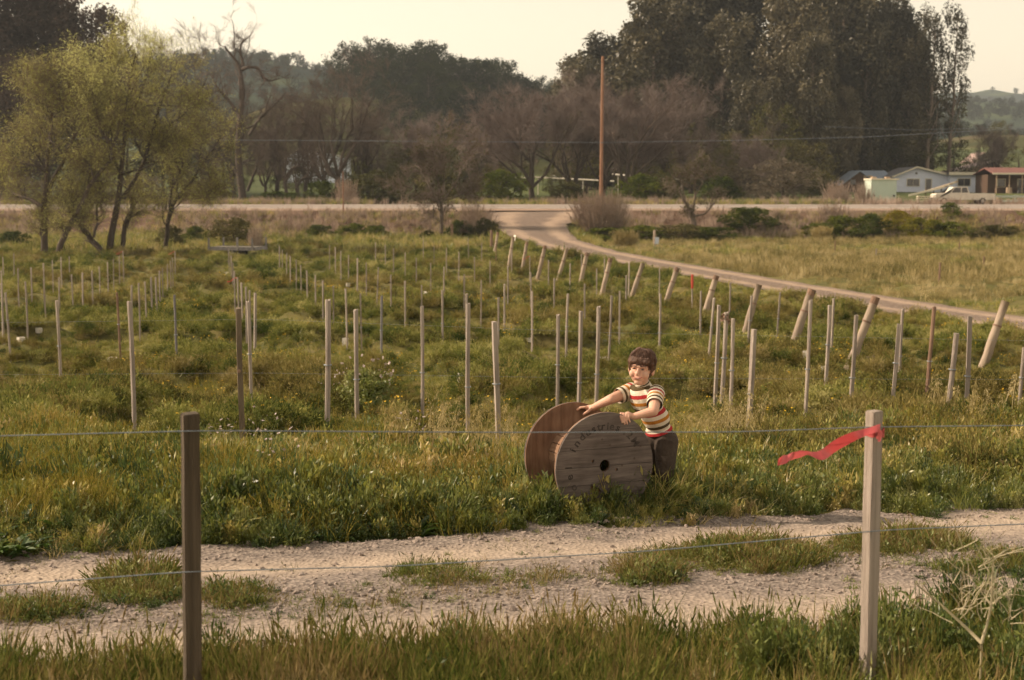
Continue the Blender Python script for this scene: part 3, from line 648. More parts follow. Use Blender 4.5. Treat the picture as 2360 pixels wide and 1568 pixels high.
# ================================================================== TREES
def wander(rng, p0, d0, L, n, gnarl, up=0.0):
    pts = [np.array(p0, float)]; d = unit(np.array(d0, float))
    for k in range(n):
        d = unit(d + rng.normal(0, gnarl, 3) + np.array([0, 0, up])); pts.append(pts[-1] + d * L / n)
    return np.array(pts)
def along(pts, t):
    s = np.linspace(0, 1, len(pts)); p = np.array([np.interp(t, s, pts[:, k]) for k in range(3)])
    q = np.array([np.interp(min(t + .06, 1.0), s, pts[:, k]) for k in range(3)]); r = np.array([np.interp(max(t - .06, 0), s, pts[:, k]) for k in range(3)])
    return p, unit(q - r)
def branch_out(rng, paths, n, lo, hi, ratio, ang, gnarl, up, seg=5, rr=.5):
    """side branches from a list of (points, r0, r1)"""
    out = []
    for pts, r0, r1 in paths:
        L = np.linalg.norm(np.diff(pts, axis=0), axis=1).sum()
        for k in range(n):
            t = lo + (hi - lo) * (k + rng.uniform(.1, .9)) / n; p, d = along(pts, t)
            side = unit(np.cross(d, rng.normal(size=3))); a = ang * rng.uniform(.6, 1.3)
            nd = d * math.cos(a) + side * math.sin(a); rad = (r0 + (r1 - r0) * t) * rr * rng.uniform(.75, 1.05)
            out.append((wander(rng, p, nd, L * ratio * rng.uniform(.6, 1.15) * (1.1 - .35 * t), seg, gnarl, up), rad, rad * .3))
    return out
def twig_cloud(rng, paths, n3, L3, n4, L4, up3=.1, up4=.1, r=.02, spread=.9):
    """fine twigs on branch paths, as start and end arrays"""
    P0 = []; D = []
    for pts, _, _ in paths:
        for k in range(n3):
            p, d = along(pts, rng.uniform(.25, 1.0)); P0.append(p); D.append(d)
    P0 = np.array(P0); D = np.array(D); n = len(P0)
    d3 = unit(D + rdir(rng, n) * spread + np.array([0, 0, up3])); l3 = L3 * rng.uniform(.5, 1.25, n)
    P1 = P0 + d3 * l3[:, None]
    i = np.repeat(np.arange(n), n4); t = rng.uniform(.2, 1, len(i))[:, None]
    Q0 = P0[i] + (P1 - P0)[i] * t; d4 = unit(d3[i] + rdir(rng, len(i)) * spread + np.array([0, 0, up4])); Q1 = Q0 + d4 * (L4 * rng.uniform(.5, 1.2, len(i)))[:, None]
    return (P0, P1), (Q0, Q1)
def add_paths(mb, paths, k=6):
    for pts, r0, r1 in paths: mb.tube(pts, np.linspace(r0, r1, len(pts)), k if r0 > .05 else 4, False)

M_BARK = mat_solid('dark bark', (.045, .033, .025), (.10, .075, .058), 6, .95, (1, 1, .3), .6, 14)
M_BARK2 = mat_solid('grey bark', (.09, .068, .052), (.17, .13, .10), 5, .95, (1, 1, .3), .5, 12)
M_TWIG = mat_solid('bare twigs', (.085, .062, .05), (.15, .112, .09), 1.2, .95, bump=0, world=True)
M_TWIG2 = mat_solid('mauve twigs', (.13, .097, .083), (.21, .16, .138), .8, .95, bump=0, world=True)
M_EBARK = mat_solid('gum bark', (.15, .11, .085), (.30, .235, .185), 2, .9, (1, 1, .25), .3)
M_WTWIG = mat_solid('willow twigs', (.12, .088, .055), (.20, .15, .09), 1.2, .95, bump=0, world=True)
ML_WIL = mat_leaf('willow leaves', [(0.329, 0.321, 0.097), (0.487, 0.472, 0.145), (0.620, 0.620, 0.230)], .35, .55, fine=2)
ML_EUC = mat_leaf('gum leaves', [(.03, .027, .015), (.06, .052, .027), (.115, .096, .05), (.18, .148, .085)], .22, .15, fine=1.1, gloss=.03)
ML_OAK = mat_leaf('oak leaves', [(0.016, 0.022, 0.011), (0.028, 0.034, 0.015), (0.044, 0.050, 0.021)], .15, .15, fine=.8)
ML_OLIVE = mat_leaf('olive leaves', [(.05, .05, .018), (.085, .08, .028), (.13, .11, .045)], .3, .25, fine=1.5)
ML_PURP = mat_leaf('brown purple leaves', [(.04, .03, .022), (.075, .054, .042), (.11, .08, .062)], .25, .15, fine=1)
ML_BUSH = mat_leaf('bush leaves', [(0.035, 0.049, 0.012), (0.075, 0.094, 0.017), (0.138, 0.150, 0.024)], .6, .3, fine=2.5)
ML_BUSHY = mat_leaf('yellow bush leaves', [(.09, .10, .012), (.17, .16, .018), (.27, .21, .03)], .6, .35, fine=2.5)
ML_GREYB = mat_leaf('grey brush leaves', [(0.075, 0.060, 0.041), (0.120, 0.098, 0.068), (0.165, 0.135, 0.098)], .5, .2, fine=2.5)

def bare_parts(rng, H, r0, trunk=.25, n1=5, spread=.7, gnarl=.22, n2=7, n3=11, n4=5, up=.06, limbs=None, l3=1.5, l4=.8, tw=.022, ratio=.5):
    paths = []
    if limbs is None:
        tr = wander(rng, (0, 0, -.3), (rng.normal(0, .08), rng.normal(0, .08), 1), H * trunk + .3, 5, .06); paths.append((tr, r0, r0 * .7))
        a0 = rng.uniform(0, 6.28); L1 = []
        for k in range(n1):
            a = a0 + k * 6.28 / n1 + rng.normal(0, .3); s = spread * rng.uniform(.5, 1.2); d = (math.cos(a) * math.sin(s), math.sin(a) * math.sin(s), math.cos(s))
            q, _ = along(tr, rng.uniform(.75, 1)); L1.append((wander(rng, q, d, H * rng.uniform(.55, .78), 9, gnarl, up), r0 * rng.uniform(.4, .6), r0 * .08))
    else: L1 = limbs
    L2 = branch_out(rng, L1, n2, .25, 1.0, ratio, .8, gnarl * 1.1, up * .7, 6); L2b = branch_out(rng, L2, 3, .3, 1, .55, .8, gnarl, up, 4)
    t3, t4 = twig_cloud(rng, L2 + L2b, n3, l3, n4, l4, .12, .08, spread=.75)
    tm = MB(); add_paths(tm, paths + L1 + L2 + L2b); cm = MB(); cm.twigs(*t3, tw, tw * .55); cm.twigs(*t4, tw * .6, tw * .35)
    return tm, cm, (t3, t4), L1 + L2
def strand_leaves(rng, mb, seg, n, L, W, hang=.5, jit=.12):
    P0, P1 = seg; i = rng.integers(0, len(P0), n); c = P0[i] + (P1 - P0)[i] * rng.uniform(.1, 1.1, n)[:, None] + rng.normal(0, jit, (n, 3))
    ax = unit(unit((P1 - P0)[i]) * .7 + rdir(rng, n) * .6 + np.array([0, 0, -hang])); sv = unit(np.cross(ax, rdir(rng, n)))
    mb.leaves(c, ax, sv, L * rng.uniform(.6, 1.4, n), W * rng.uniform(.6, 1.4, n))
def clump_leaves(rng, mb, c, rad, n, leaf, droop=.4, wr=.45):
    """one foliage clump: leaves through an uneven ellipsoid, denser at its shell"""
    d = rdir(rng, n); r = rng.uniform(.25, 1, n) ** .5; lump = 1 + .25 * np.sin(d[:, 0] * 4 + rng.uniform(0, 6)) + .22 * np.sin(d[:, 2] * 5 + d[:, 1] * 3 + rng.uniform(0, 6))
    p = np.array(c) + d * (r * lump)[:, None] * np.array(rad)
    ax = unit(rdir(rng, n) + d * .4 + np.array([0, 0, -droop])); sv = unit(np.cross(ax, rdir(rng, n)))
    mb.leaves(p, ax, sv, leaf * rng.uniform(.5, 1.5, n), leaf * wr * rng.uniform(.6, 1.5, n))
def clumpy_parts(rng, H, r0, shape, n, crad, leafn, leaf, trunk_to=.9, lean=(0, 0), droop=.4, leaders=1, lo=.3):
    """evergreen: trunk, limbs reaching each foliage clump, clumps inside a crown outline"""
    tm, cm = MB(), MB(); t = np.linspace(0, 1, 9)
    tr = np.stack([lean[0] * H * t ** 1.6 + rng.normal(0, .012 * H, 9) * t, lean[1] * H * t ** 1.6 + rng.normal(0, .012 * H, 9) * t, -.4 + (H * trunk_to + .4) * t], 1)
    tm.tube(tr, r0 * (1 - .86 * t), 7, False)
    for k in range(n):
        f = lo + (1 - lo) * (k + rng.uniform(0, 1)) / n; R_ = shape(f) * H; a = k * 2.4 + rng.normal(0, .4); rr = R_ * rng.uniform(.35, 1.0)
        ax, d = along(tr, min(f / trunk_to, 1)); c = np.array([ax[0] + math.cos(a) * rr, ax[1] + math.sin(a) * rr, f * H])
        cr = np.array(crad) * rng.uniform(.7, 1.25) * (1.0 if f < .85 else .8)
        st, _ = along(tr, max(min(f / trunk_to, 1) - rng.uniform(.08, .2), .1)); mid = (st + c) / 2 + rng.normal(0, .02 * H, 3)
        tm.tube(np.array([st, mid, c]), [r0 * .28 * (1.1 - f), r0 * .18 * (1.1 - f) + .02, .02], 4, False)
        clump_leaves(rng, cm, c, cr, int(leafn * rng.uniform(.7, 1.2)), leaf, droop)
    return tm, cm
class Kind:
    """a tree kind: its trunk and crown meshes, placed as separate trees"""
    def __init__(s, tm, cm, mt, mc, nm): s.t = tm.mesh(nm + '_trunk', mt, True); s.c = cm.mesh(nm + '_crown', mc); s.nm = nm
    def put(s, loc, rz, sc, label, cat='tree', group=None):
        e = thing(s.nm, label, cat, loc, rz, group); e.scale = sc if isinstance(sc, (tuple, list)) else (sc, sc, sc)
        obj('trunk', s.t, e); obj('crown', s.c, e); return e
def at(px, d, dz=0.0):
    x = (px - CX) / FPX * d * 1.0; return (x, d, gz(x, d) + dz)

# ---- gum trees (tall, plume-like crowns)
rt = np.random.default_rng(21)
def euc_shape(f): return .19 * (1 - ((f - .55) / .62) ** 2) ** .5 if abs(f - .55) < .62 else .02
EUC = [Kind(*clumpy_parts(rt, 30, .55, euc_shape, 84, (2.0, 2.0, 2.6), 300, .66, .93, (rt.normal(0, .02), 0), .6, lo=.06), M_EBARK, ML_EUC, 'gum_tree') for _ in range(3)]
def slim_shape(f): return .09 * (1 - ((f - .6) / .5) ** 2) ** .5 if abs(f - .6) < .5 else .012
EUC_S = Kind(*clumpy_parts(rt, 30, .4, slim_shape, 34, (1.1, 1.1, 1.8), 130, .46, .96, (.02, 0), .8, lo=.3), M_EBARK, ML_EUC, 'gum_tree')
gl = 'gum trees in the tall grove behind the road'
def D_h(d, ytop): return (Y0 - ytop) / FPX * d
# (px, distance, top y in the photo, width factor, variant, label)
for k, (px, d, yt, wf, v, lab) in enumerate([
    (1335, 215, 152, 1.25, 0, 'rounded dark gum tree at the low end of the grove, nearest the oak hill'),
    (1425, 220, 98, 1.3, 1, 'broad gum tree rising behind the utility pole'),
    (1500, 210, 28, 1.2, 2, 'tall gum tree just right of the utility pole'),
    (1590, 225, -55, 1.25, 0, 'very tall dense gum tree towering behind the bare mauve trees'),
    (1660, 205, 60, .95, 1, 'gum tree with brownish lower foliage above the forked shrub'),
    (1700, 232, -60, 1.1, 2, 'tall gum tree left of the narrow sky gap in the grove'),
    (1815, 212, 0, .85, 1, 'gum tree with a ragged crown right of the narrow sky gap'),
    (1865, 200, 100, .8, 0, 'shorter bushy gum tree in front of the middle of the grove'),
    (1930, 222, -30, .95, 2, 'tallest gum tree in the middle of the grove'),
    (1985, 219, 60, .7, 1, 'narrow gum tree above the brown barn'),
    (2040, 226, 25, .8, 0, 'pointed gum tree above the pale green shed'),
    (2085, 224, 105, .72, 2, 'shorter gum tree with drooping foliage above the gabled house'),
    (1760, 198, 190, .8, 2, 'low leafy gum tree in front of the grove'),
    (1940, 216, 215, .75, 0, 'low dark gum tree directly behind the brown barn'),
    (1380, 240, 135, 1.3, 2, 'broad gum tree in the back row behind the utility pole'), (1545, 246, 8, 1.3, 1, 'tall gum tree in the back row above the bare mauve trees'), (1640, 238, -40, 1.2, 0, 'towering gum tree in the back row left of the sky gap'), (1880, 240, -20, 1.1, 0, 'towering gum tree in the back row above the middle of the grove'), (1965, 236, 10, 1.0, 2, 'tall gum tree in the back row above the brown barn'), (2070, 236, 60, .9, 1, 'gum tree in the back row above the gabled house'), (1720, 190, 200, .9, 1, 'low spreading gum tree under the narrow sky gap'), (2110, 226, 170, .75, 0, 'low gum tree behind the slender trunks at the grove edge')]):
    H = D_h(d, yt); s = H / 30; loc = at(px, d); EUC[v].put(loc, k * 1.3, (s * wf, s * wf, (H + CZ - loc[2]) / 30), lab, group=gl)
for px, d, yt, lab in ((2130, 222, 30, 'slender gum tree with bare lower trunk beside the grove edge'), (2180, 224, 25, 'outermost slender gum tree with airy crown against the sky')):
    loc = at(px, d); s = (D_h(d, yt) + CZ - loc[2]) / 30; EUC_S.put(loc, px, (s, s, s), lab, group=gl)
# ---- dark trees at the far left
def broad(f): return .30 * (1 - ((f - .6) / .52) ** 2) ** .5 if abs(f - .6) < .52 else .03
DARK = [Kind(*clumpy_parts(rt, 26, .5, broad, 64, (2.3, 2.3, 2.0), 300, .6, .9, (0, 0), .3, lo=.2), M_BARK, ML_PURP, 'dark_tree') for _ in range(2)]
for px, d, yt, wf, v, lab in ((15, 170, -40, 1.0, 0, 'huge dark purplish tree standing highest behind the willows'), (110, 178, -10, .75, 1, 'dark purplish tree beside the huge one behind the willows'), (225, 185, 32, .72, 0, 'dark round topped tree showing just left of the tallest willow'), (60, 160, 150, .85, 1, 'brownish purple tree filling in below the dark giant'), (215, 170, 130, .6, 0, 'small brownish tree between dark trees and willow'), (-60, 168, 30, .9, 1, 'dark purplish tree at the outer end of the row behind the willows')):
    loc = at(px, d); s = (D_h(d, yt) + CZ - loc[2]) / 26; DARK[v].put(loc, px * .1, (s * wf * 1.15, s * wf * 1.15, s), lab, group='dark trees behind the willows')
# ---- evergreen oaks on the near hill
def oak_shape(f): return .42 * (1 - ((f - .62) / .5) ** 2) ** .5 if abs(f - .62) < .5 else .05
OAK = [Kind(*clumpy_parts(rt, 12, .4, oak_shape, 30, (1.7, 1.7, 1.3), 120, .5, .8, (0, 0), .1, lo=.25), M_BARK, ML_OAK, 'evergreen_oak') for _ in range(3)]
def hill_z(H, x, y):
    X, Y, Z = H; b = np.argmin((X - x) ** 2 + (Y - y) ** 2); return Z.ravel()[b]
og = 'evergreen oaks crowding the near hill'
k = 0
for d, row, h in ((376, np.arange(795, 1240, 36), 12.5), (352, np.arange(812, 1270, 38), 12), (328, np.arange(850, 1290, 42), 11.5), (304, np.arange(900, 1320, 46), 11)):
    for px in row:
        px += rt.normal(0, 9); dj = d + rt.normal(0, 4); x = (px - CX) / FPX * dj; z = max(hill_z(H2, x, dj), gz(x, dj)); k += 1
        hh = h * rt.uniform(.85, 1.2) * (.8 if px > 1160 else 1); s_ = rt.uniform(.85, 1.15)
        OAK[k % 3].put((x, dj, z - .8), k * 1.7, (s_ * 1.05, s_ * 1.05, hh / 12), 'dark evergreen oak on the near hill', group=og)
# ---- olive grey broad trees in the middle distance
OLV = [Kind(*clumpy_parts(rt, 10, .3, oak_shape, 26, (1.4, 1.4, 1.1), 130, .34, .8, (0, 0), .2, lo=.2), M_BARK, ML_OLIVE, 'olive_tree') for _ in range(2)]
for px, d, yt, wf, lab in ((885, 170, 325, 1.1, 'low olive green tree right of the last twisted oak'), (960, 175, 300, .9, 'olive green tree behind the small roadside tree'), (1075, 180, 300, .9, 'olive tree between small roadside tree and mauve trees'), (840, 160, 380, .9, 'dense low olive tree behind the reddish fence post'), (905, 158, 385, .9, 'dense low olive tree left of the small roadside tree'), (1145, 165, 375, 1.0, 'bushy olive tree at the foot of the first mauve tree'), (1775, 180, 245, .75, 'greyish olive tree in front of the gum grove'), (1660, 172, 330, .7, 'yellowish olive tree behind the forked shrub'), (40, 165, 330, 1.2, 'brownish olive tree low behind the first willow'), (440, 170, 330, 1.0, 'olive tree between willows and twisted oak'), (640, 175, 345, .9, 'dark olive tree among the twisted oaks'), (720, 178, 335, 1.0, 'dark olive tree under the grey blue roof'), (2290, 330, 285, .9, 'round bare-looking tree on the meadow behind the houses'), (1330, 188, 260, 1.0, 'olive tree hidden behind the mauve trees'), (1560, 190, 250, .9, 'grey olive tree between utility pole and grove'),
    (800, 172, 345, 1.0, 'olive tree filling in right of the wide forking oak'), (930, 166, 350, 1.1, 'thick olive tree behind the left side of the small roadside tree'), (1000, 162, 370, 1.2, 'thick dark olive tree directly behind the small roadside tree'), (1060, 168, 345, 1.1, 'thick olive tree behind the right side of the small roadside tree'), (1110, 174, 320, 1.0, 'olive tree just left of the first mauve tree'), (560, 168, 375, .9, 'low olive tree behind the contorted oak trunk'), (690, 172, 372, 1.0, 'dark low olive tree between two slanting oak trunks'), (520, 176, 330, 1.0, 'olive tree behind the right edge of the willows'), (1200, 180, 360, .9, 'low olive tree behind the stems of the mauve tree'), (1270, 176, 385, .9, 'low olive tree behind the white rail'), (120, 168, 300, 1.2, 'brownish olive tree behind the leaning willow'), (300, 172, 280, 1.2, 'brownish olive tree behind the tallest willow'), (380, 175, 300, 1.1, 'brownish olive tree behind the arching willow'), (760, 290, 258, .7, 'round tree on the grassy hill slope'), (690, 300, 285, .7, 'lower round tree on the grassy hill slope'), (610, 320, 300, .8, 'round tree at the foot of the grassy hill')):
    loc = at(px, d); s = (D_h(d, yt) + CZ - loc[2]) / 10; OLV[int(px) % 2].put(loc, px * .3, (s * wf, s * wf, s), lab)
# ---- bare twisted oaks behind the road
def limb(pts, d, r0, r1, rg, dep=.6, n=14):
    q = np.array([P(x, y, d + rg.normal(0, dep)) for x, y in pts]); s = np.linspace(0, 1, len(q)); t = np.linspace(0, 1, n)
    q = np.stack([np.interp(t, s, q[:, k]) for k in range(3)], 1); q[1:-1] = (q[:-2] + 2 * q[1:-1] + q[2:]) / 4; q[1:-1] += rg.normal(0, .02, (n - 2, 3)); return (q, r0, r1)
def custom_tree(name, base, limbs, label, mt, mc, leaf=None, rg=None, group=None, **kw):
    """a tree whose main limbs follow the photo; finer branches are grown from them"""
    b = np.array(base); L1 = [(q - b, r0, r1) for q, r0, r1 in limbs]
    tm, cm, (t3, t4), _ = bare_parts(rg, 1, 1, limbs=L1, **kw)
    e = thing(name, label, 'tree', base, 0, group); tm.build('trunk', mt, e, True)
    if leaf:
        cm.build('twigs', mc, e); lm = MB(); n, L, W, ml, hang = leaf; strand_leaves(rg, lm, t4, n, L, W, hang); strand_leaves(rg, lm, t3, n // 3, L, W, hang); lm.build('crown', ml, e)
    else: cm.build('crown', mc, e)
    return e
rb = np.random.default_rng(8)
d = 152; Z1 = lambda l: [(x / 2.24 / 1.0847, y / 2.24 / 1.0847) for x, y in l]
T = [limb(Z1([(1362, 1130), (1350, 1040), (1338, 940), (1325, 830), (1345, 700), (1350, 570), (1372, 480), (1335, 425), (1360, 365), (1300, 325), (1255, 260)]), d, .46, .11, rb),
     limb(Z1([(1352, 390), (1400, 372), (1460, 388), (1460, 430), (1510, 460), (1560, 440)]), d, .2, .07, rb),
     limb(Z1([(1362, 370), (1345, 290), (1350, 240), (1385, 215)]), d, .16, .06, rb),
     limb(Z1([(1345, 1010), (1300, 920), (1255, 850), (1240, 760)]), d, .2, .05, rb), limb(Z1([(1385, 1070), (1430, 960), (1450, 860)]), d, .18, .06, rb),
     limb(Z1([(1395, 760), (1440, 680), (1490, 630), (1545, 580), (1600, 520)]), d, .2, .05, rb), limb(Z1([(1340, 640), (1280, 560), (1220, 500), (1180, 420)]), d, .2, .07, rb)]
custom_tree('twisted_oak', (*at(585, d)[:2], gz(at(585, d)[0], d)), T, 'tall bare twisted oak with contorted top against the sky', M_BARK, M_TWIG, None, rb, n2=8, n3=5, n4=3, gnarl=.27, l3=.9, l4=.55, tw=.014, ratio=.34, up=.0)
BO = [Kind(*bare_parts(rb, 13, .38, .22, 5, .75, .26, 7, 8, 4, .05, l3=1.0, l4=.6, tw=.014)[:2], M_BARK, M_TWIG, 'bare_oak') for _ in range(3)]
for k, (px, d, yt, wf, lab) in enumerate([(612, 158, 285, .8, 'bare oak with low fork beside the contorted oak'), (665, 156, 240, .75, 'bare oak with slanting trunk in front of the green meadow'), (705, 160, 205, .8, 'bare oak with bent upper limb under the grassy hill'), (775, 152, 160, 1.0, 'bare oak forking wide behind the reddish fence post'), (480, 165, 120, .9, 'bare oak with thin crown behind the right willow'), (830, 166, 240, .9, 'bare brown oak between forked oak and olive trees'), (400, 172, 110, .9, 'bare twiggy tree rising behind the willows'), (545, 160, 205, .85, 'bare oak crowding the left side of the contorted oak'), (640, 164, 200, .85, 'bare oak behind the low forked one'), (745, 159, 195, .85, 'bare oak just left of the wide forking oak'), (690, 152, 300, .8, 'short bare oak in front of the grey blue roof'), (850, 162, 230, .95, 'bare oak standing over the dense low olive trees')]):
    loc = at(px, d); s = (D_h(d, yt) + CZ - loc[2]) / 13; BO[k % 3].put(loc, k * 2.1, (s * wf, s * wf, s), lab)
# ---- mauve bare trees either side of the utility pole
BM = [Kind(*bare_parts(rb, 13, .36, .12, 7, .75, .17, 8, 11, 6, .09, l3=1.2, l4=.75, tw=.015)[:2], M_BARK, M_TWIG2, 'mauve_bare_tree') for _ in range(2)]
for k, (px, d, yt, wf, lab) in enumerate([(1225, 158, 175, 1.0, 'spreading bare mauve tree with several stems left of the utility pole'), (1325, 164, 190, .9, 'bare mauve tree directly left of the utility pole'), (1450, 160, 170, 1.05, 'wide bare mauve tree directly behind the utility pole'), (1540, 168, 215, .8, 'bare mauve tree between the pole and gum grove'), (1745, 165, 300, .8, 'greyish bare tree in front of the gum grove'), (2285, 230, 290, .8, 'bare dark tree behind the pinkish roof'), (1130, 172, 245, .85, 'bare mauve tree behind the corner of the dirt road'), (960, 170, 260, .8, 'bare mauve tree rising behind the small roadside tree'), (1390, 172, 205, .8, 'bare mauve tree hidden just behind the utility pole')]):
    loc = at(px, d); s = (D_h(d, yt) + CZ - loc[2]) / 13; BM[k % 2].put(loc, k * 1.9 + .5, (s * wf, s * wf, s), lab)
# ---- small roadside tree
rb = np.random.default_rng(15); d = 113
T = [limb([(1017, 560), (1017, 520), (1018, 480), (1012, 462)], d, .17, .12, rb, .1), limb([(1012, 470), (995, 440), (975, 405), (960, 360)], d, .09, .03, rb), limb([(1016, 470), (1024, 420), (1022, 360), (1026, 300)], d, .1, .02, rb), limb([(1018, 468), (1045, 430), (1065, 390), (1085, 340)], d, .09, .02, rb), limb([(1014, 466), (985, 455), (955, 440), (930, 425)], d, .07, .02, rb), limb([(1020, 464), (1050, 455), (1080, 440)], d, .06, .02, rb), limb([(1017, 450), (1005, 400), (1000, 350)], d, .08, .02, rb)]
custom_tree('roadside_tree', (*at(1017, d)[:2], gz(at(1017, d)[0], d)), T, 'small half bare tree with single trunk before the paved road', M_BARK2, M_TWIG2, (2600, .2, .07, ML_OLIVE, .1), rb, n2=6, n3=9, n4=5, gnarl=.2, l3=.8, l4=.45, tw=.014, ratio=.5)
# ---- willows
rw_ = np.random.default_rng(33)
def willow(base_px, d, limbs, label, leafn, **kw):
    x = (base_px - CX) / FPX * d; b = (x, d, gz(x, d)); L = [limb(p, d, r0, r1, rw_, .5) for p, r0, r1 in limbs]
    custom_tree('willow', b, L, label, M_BARK, M_WTWIG, (int(leafn * .74), .21, .027, ML_WIL, .35), rw_, 'willows at the end of the vineyard', **{**dict(n2=8, n3=7, n4=4, gnarl=.15, l3=1.1, l4=.8, tw=.009, ratio=.36, up=.08), **kw})
N7 = lambda l: [(x / 4.48 / 1.0847, (300 + y / 4.48) / 1.0847) for x, y in l]
willow(103, 91, [(N7([(500, 1560), (495, 1300), (485, 1000)]), .24, .19), (N7([(485, 1000), (510, 800), (530, 560), (530, 380), (560, 200), (590, 60), (560, -200)]), .18, .05), (N7([(520, 840), (590, 680), (700, 480), (760, 330), (830, 200), (900, 80), (950, -60)]), .16, .05), (N7([(470, 970), (330, 890), (170, 830), (-60, 770)]), .14, .05), (N7([(510, 580), (380, 510), (180, 470), (-60, 400)]), .08, .03), (N7([(700, 380), (600, 260), (480, 200), (340, 110)]), .08, .03), (N7([(590, 60), (420, -250), (300, -420)]), .07, .02), (N7([(830, 200), (740, 0), (660, -260), (650, -480)]), .08, .02)], 'willow with upright trunk and low limb reaching left', 16000)
willow(131, 90, [(N7([(640, 1490), (750, 1240), (860, 1060)]), .19, .15), (N7([(860, 1060), (960, 830), (1050, 660), (1240, 460)]), .15, .1), (N7([(1240, 460), (1220, 300), (1150, 130), (1080, -60), (1030, -300)]), .09, .03), (N7([(1240, 460), (1235, 330), (1320, 180), (1390, 0), (1420, -260)]), .09, .03), (N7([(860, 1040), (800, 920), (790, 780)]), .07, .03), (N7([(1050, 660), (1000, 500), (880, 380)]), .05, .02)], 'willow leaning right with a straight slanting trunk', 13000)
Z1b = Z1
willow(250, 92, [(Z1([(580, 1420), (520, 1350), (450, 1270), (440, 1230)]), .2, .12), (Z1([(525, 1330), (545, 1250), (535, 1150), (560, 1040)]), .1, .04)], 'low mossy willow stem leaning left with short upright shoot', 2600)
willow(273, 92, [(Z1([(612, 1425), (625, 1280), (660, 1150), (680, 1000), (690, 850), (705, 700), (720, 560), (730, 420), (760, 300)]), .24, .05), (Z1([(680, 990), (620, 860), (600, 760), (560, 660), (520, 560)]), .1, .03), (Z1([(690, 850), (640, 760), (690, 640), (660, 540), (640, 420)]), .1, .03), (Z1([(705, 700), (780, 560), (820, 430), (840, 320)]), .09, .03), (Z1([(690, 850), (600, 720), (500, 520), (420, 420)]), .08, .02), (Z1([(720, 560), (640, 430), (600, 340)]), .07, .02)], 'tallest willow with upright trunk and pale yellow green crown', 21000)
willow(290, 93, [(Z1([(680, 1420), (700, 1270), (740, 1180), (735, 1100)]), .17, .12), (Z1([(690, 1110), (760, 1000), (810, 900), (850, 760), (880, 640), (930, 520), (960, 420)]), .15, .04), (Z1([(810, 900), (760, 790), (740, 680)]), .07, .03), (Z1([(850, 760), (960, 690), (1040, 640), (1100, 560)]), .08, .02), (Z1([(810, 890), (900, 830), (980, 800)]), .06, .02)], 'willow arching right from the foot of the tallest one', 13000)
willow(395, 94, [(Z1([(925, 1395), (940, 1250), (960, 1170), (1000, 1090)]), .16, .11), (Z1([(950, 1180), (950, 1090), (1010, 960), (1040, 880), (1080, 760)]), .1, .03), (Z1([(1000, 1090), (1080, 1010), (1140, 900), (1200, 830), (1240, 760)]), .1, .03), (Z1([(1080, 1010), (1150, 1050), (1190, 1120)]), .06, .03), (Z1([(1010, 960), (960, 860), (920, 760)]), .06, .02)], 'smallest willow forking low at the right end of its group', 11000)

# ---- bushes and brush
rs = np.random.default_rng(55)
def dome(f): return .55 * (1 - ((f - .45) / .56) ** 2) ** .5 if abs(f - .45) < .56 else .1
def bush_kind(ml, nm, n=20, ln=230, leaf=.14): return Kind(*clumpy_parts(rs, 2.0, .06, dome, n, (.42, .42, .34), ln, leaf, .8, (0, 0), .1, lo=.1), M_BARK, ml, nm)
BU = [bush_kind(ML_BUSH, 'bush') for _ in range(2)]; BY = bush_kind(ML_BUSHY, 'bush'); BGY = [bush_kind(ML_GREYB, 'brush', 20, 330, .075) for _ in range(2)]; BOL = bush_kind(ML_OLIVE, 'bush')
def bush(k, px, yb, d, h, wpx, label, cat='bush', rz=0):
    loc = list(at(px, d)); wd = wpx / FPX * d; k.put(loc, rz + px, (wd / 2.0, wd / 2.3 * .8, h / 2.0 * (.8 if d < 125 else 1)), label, cat)
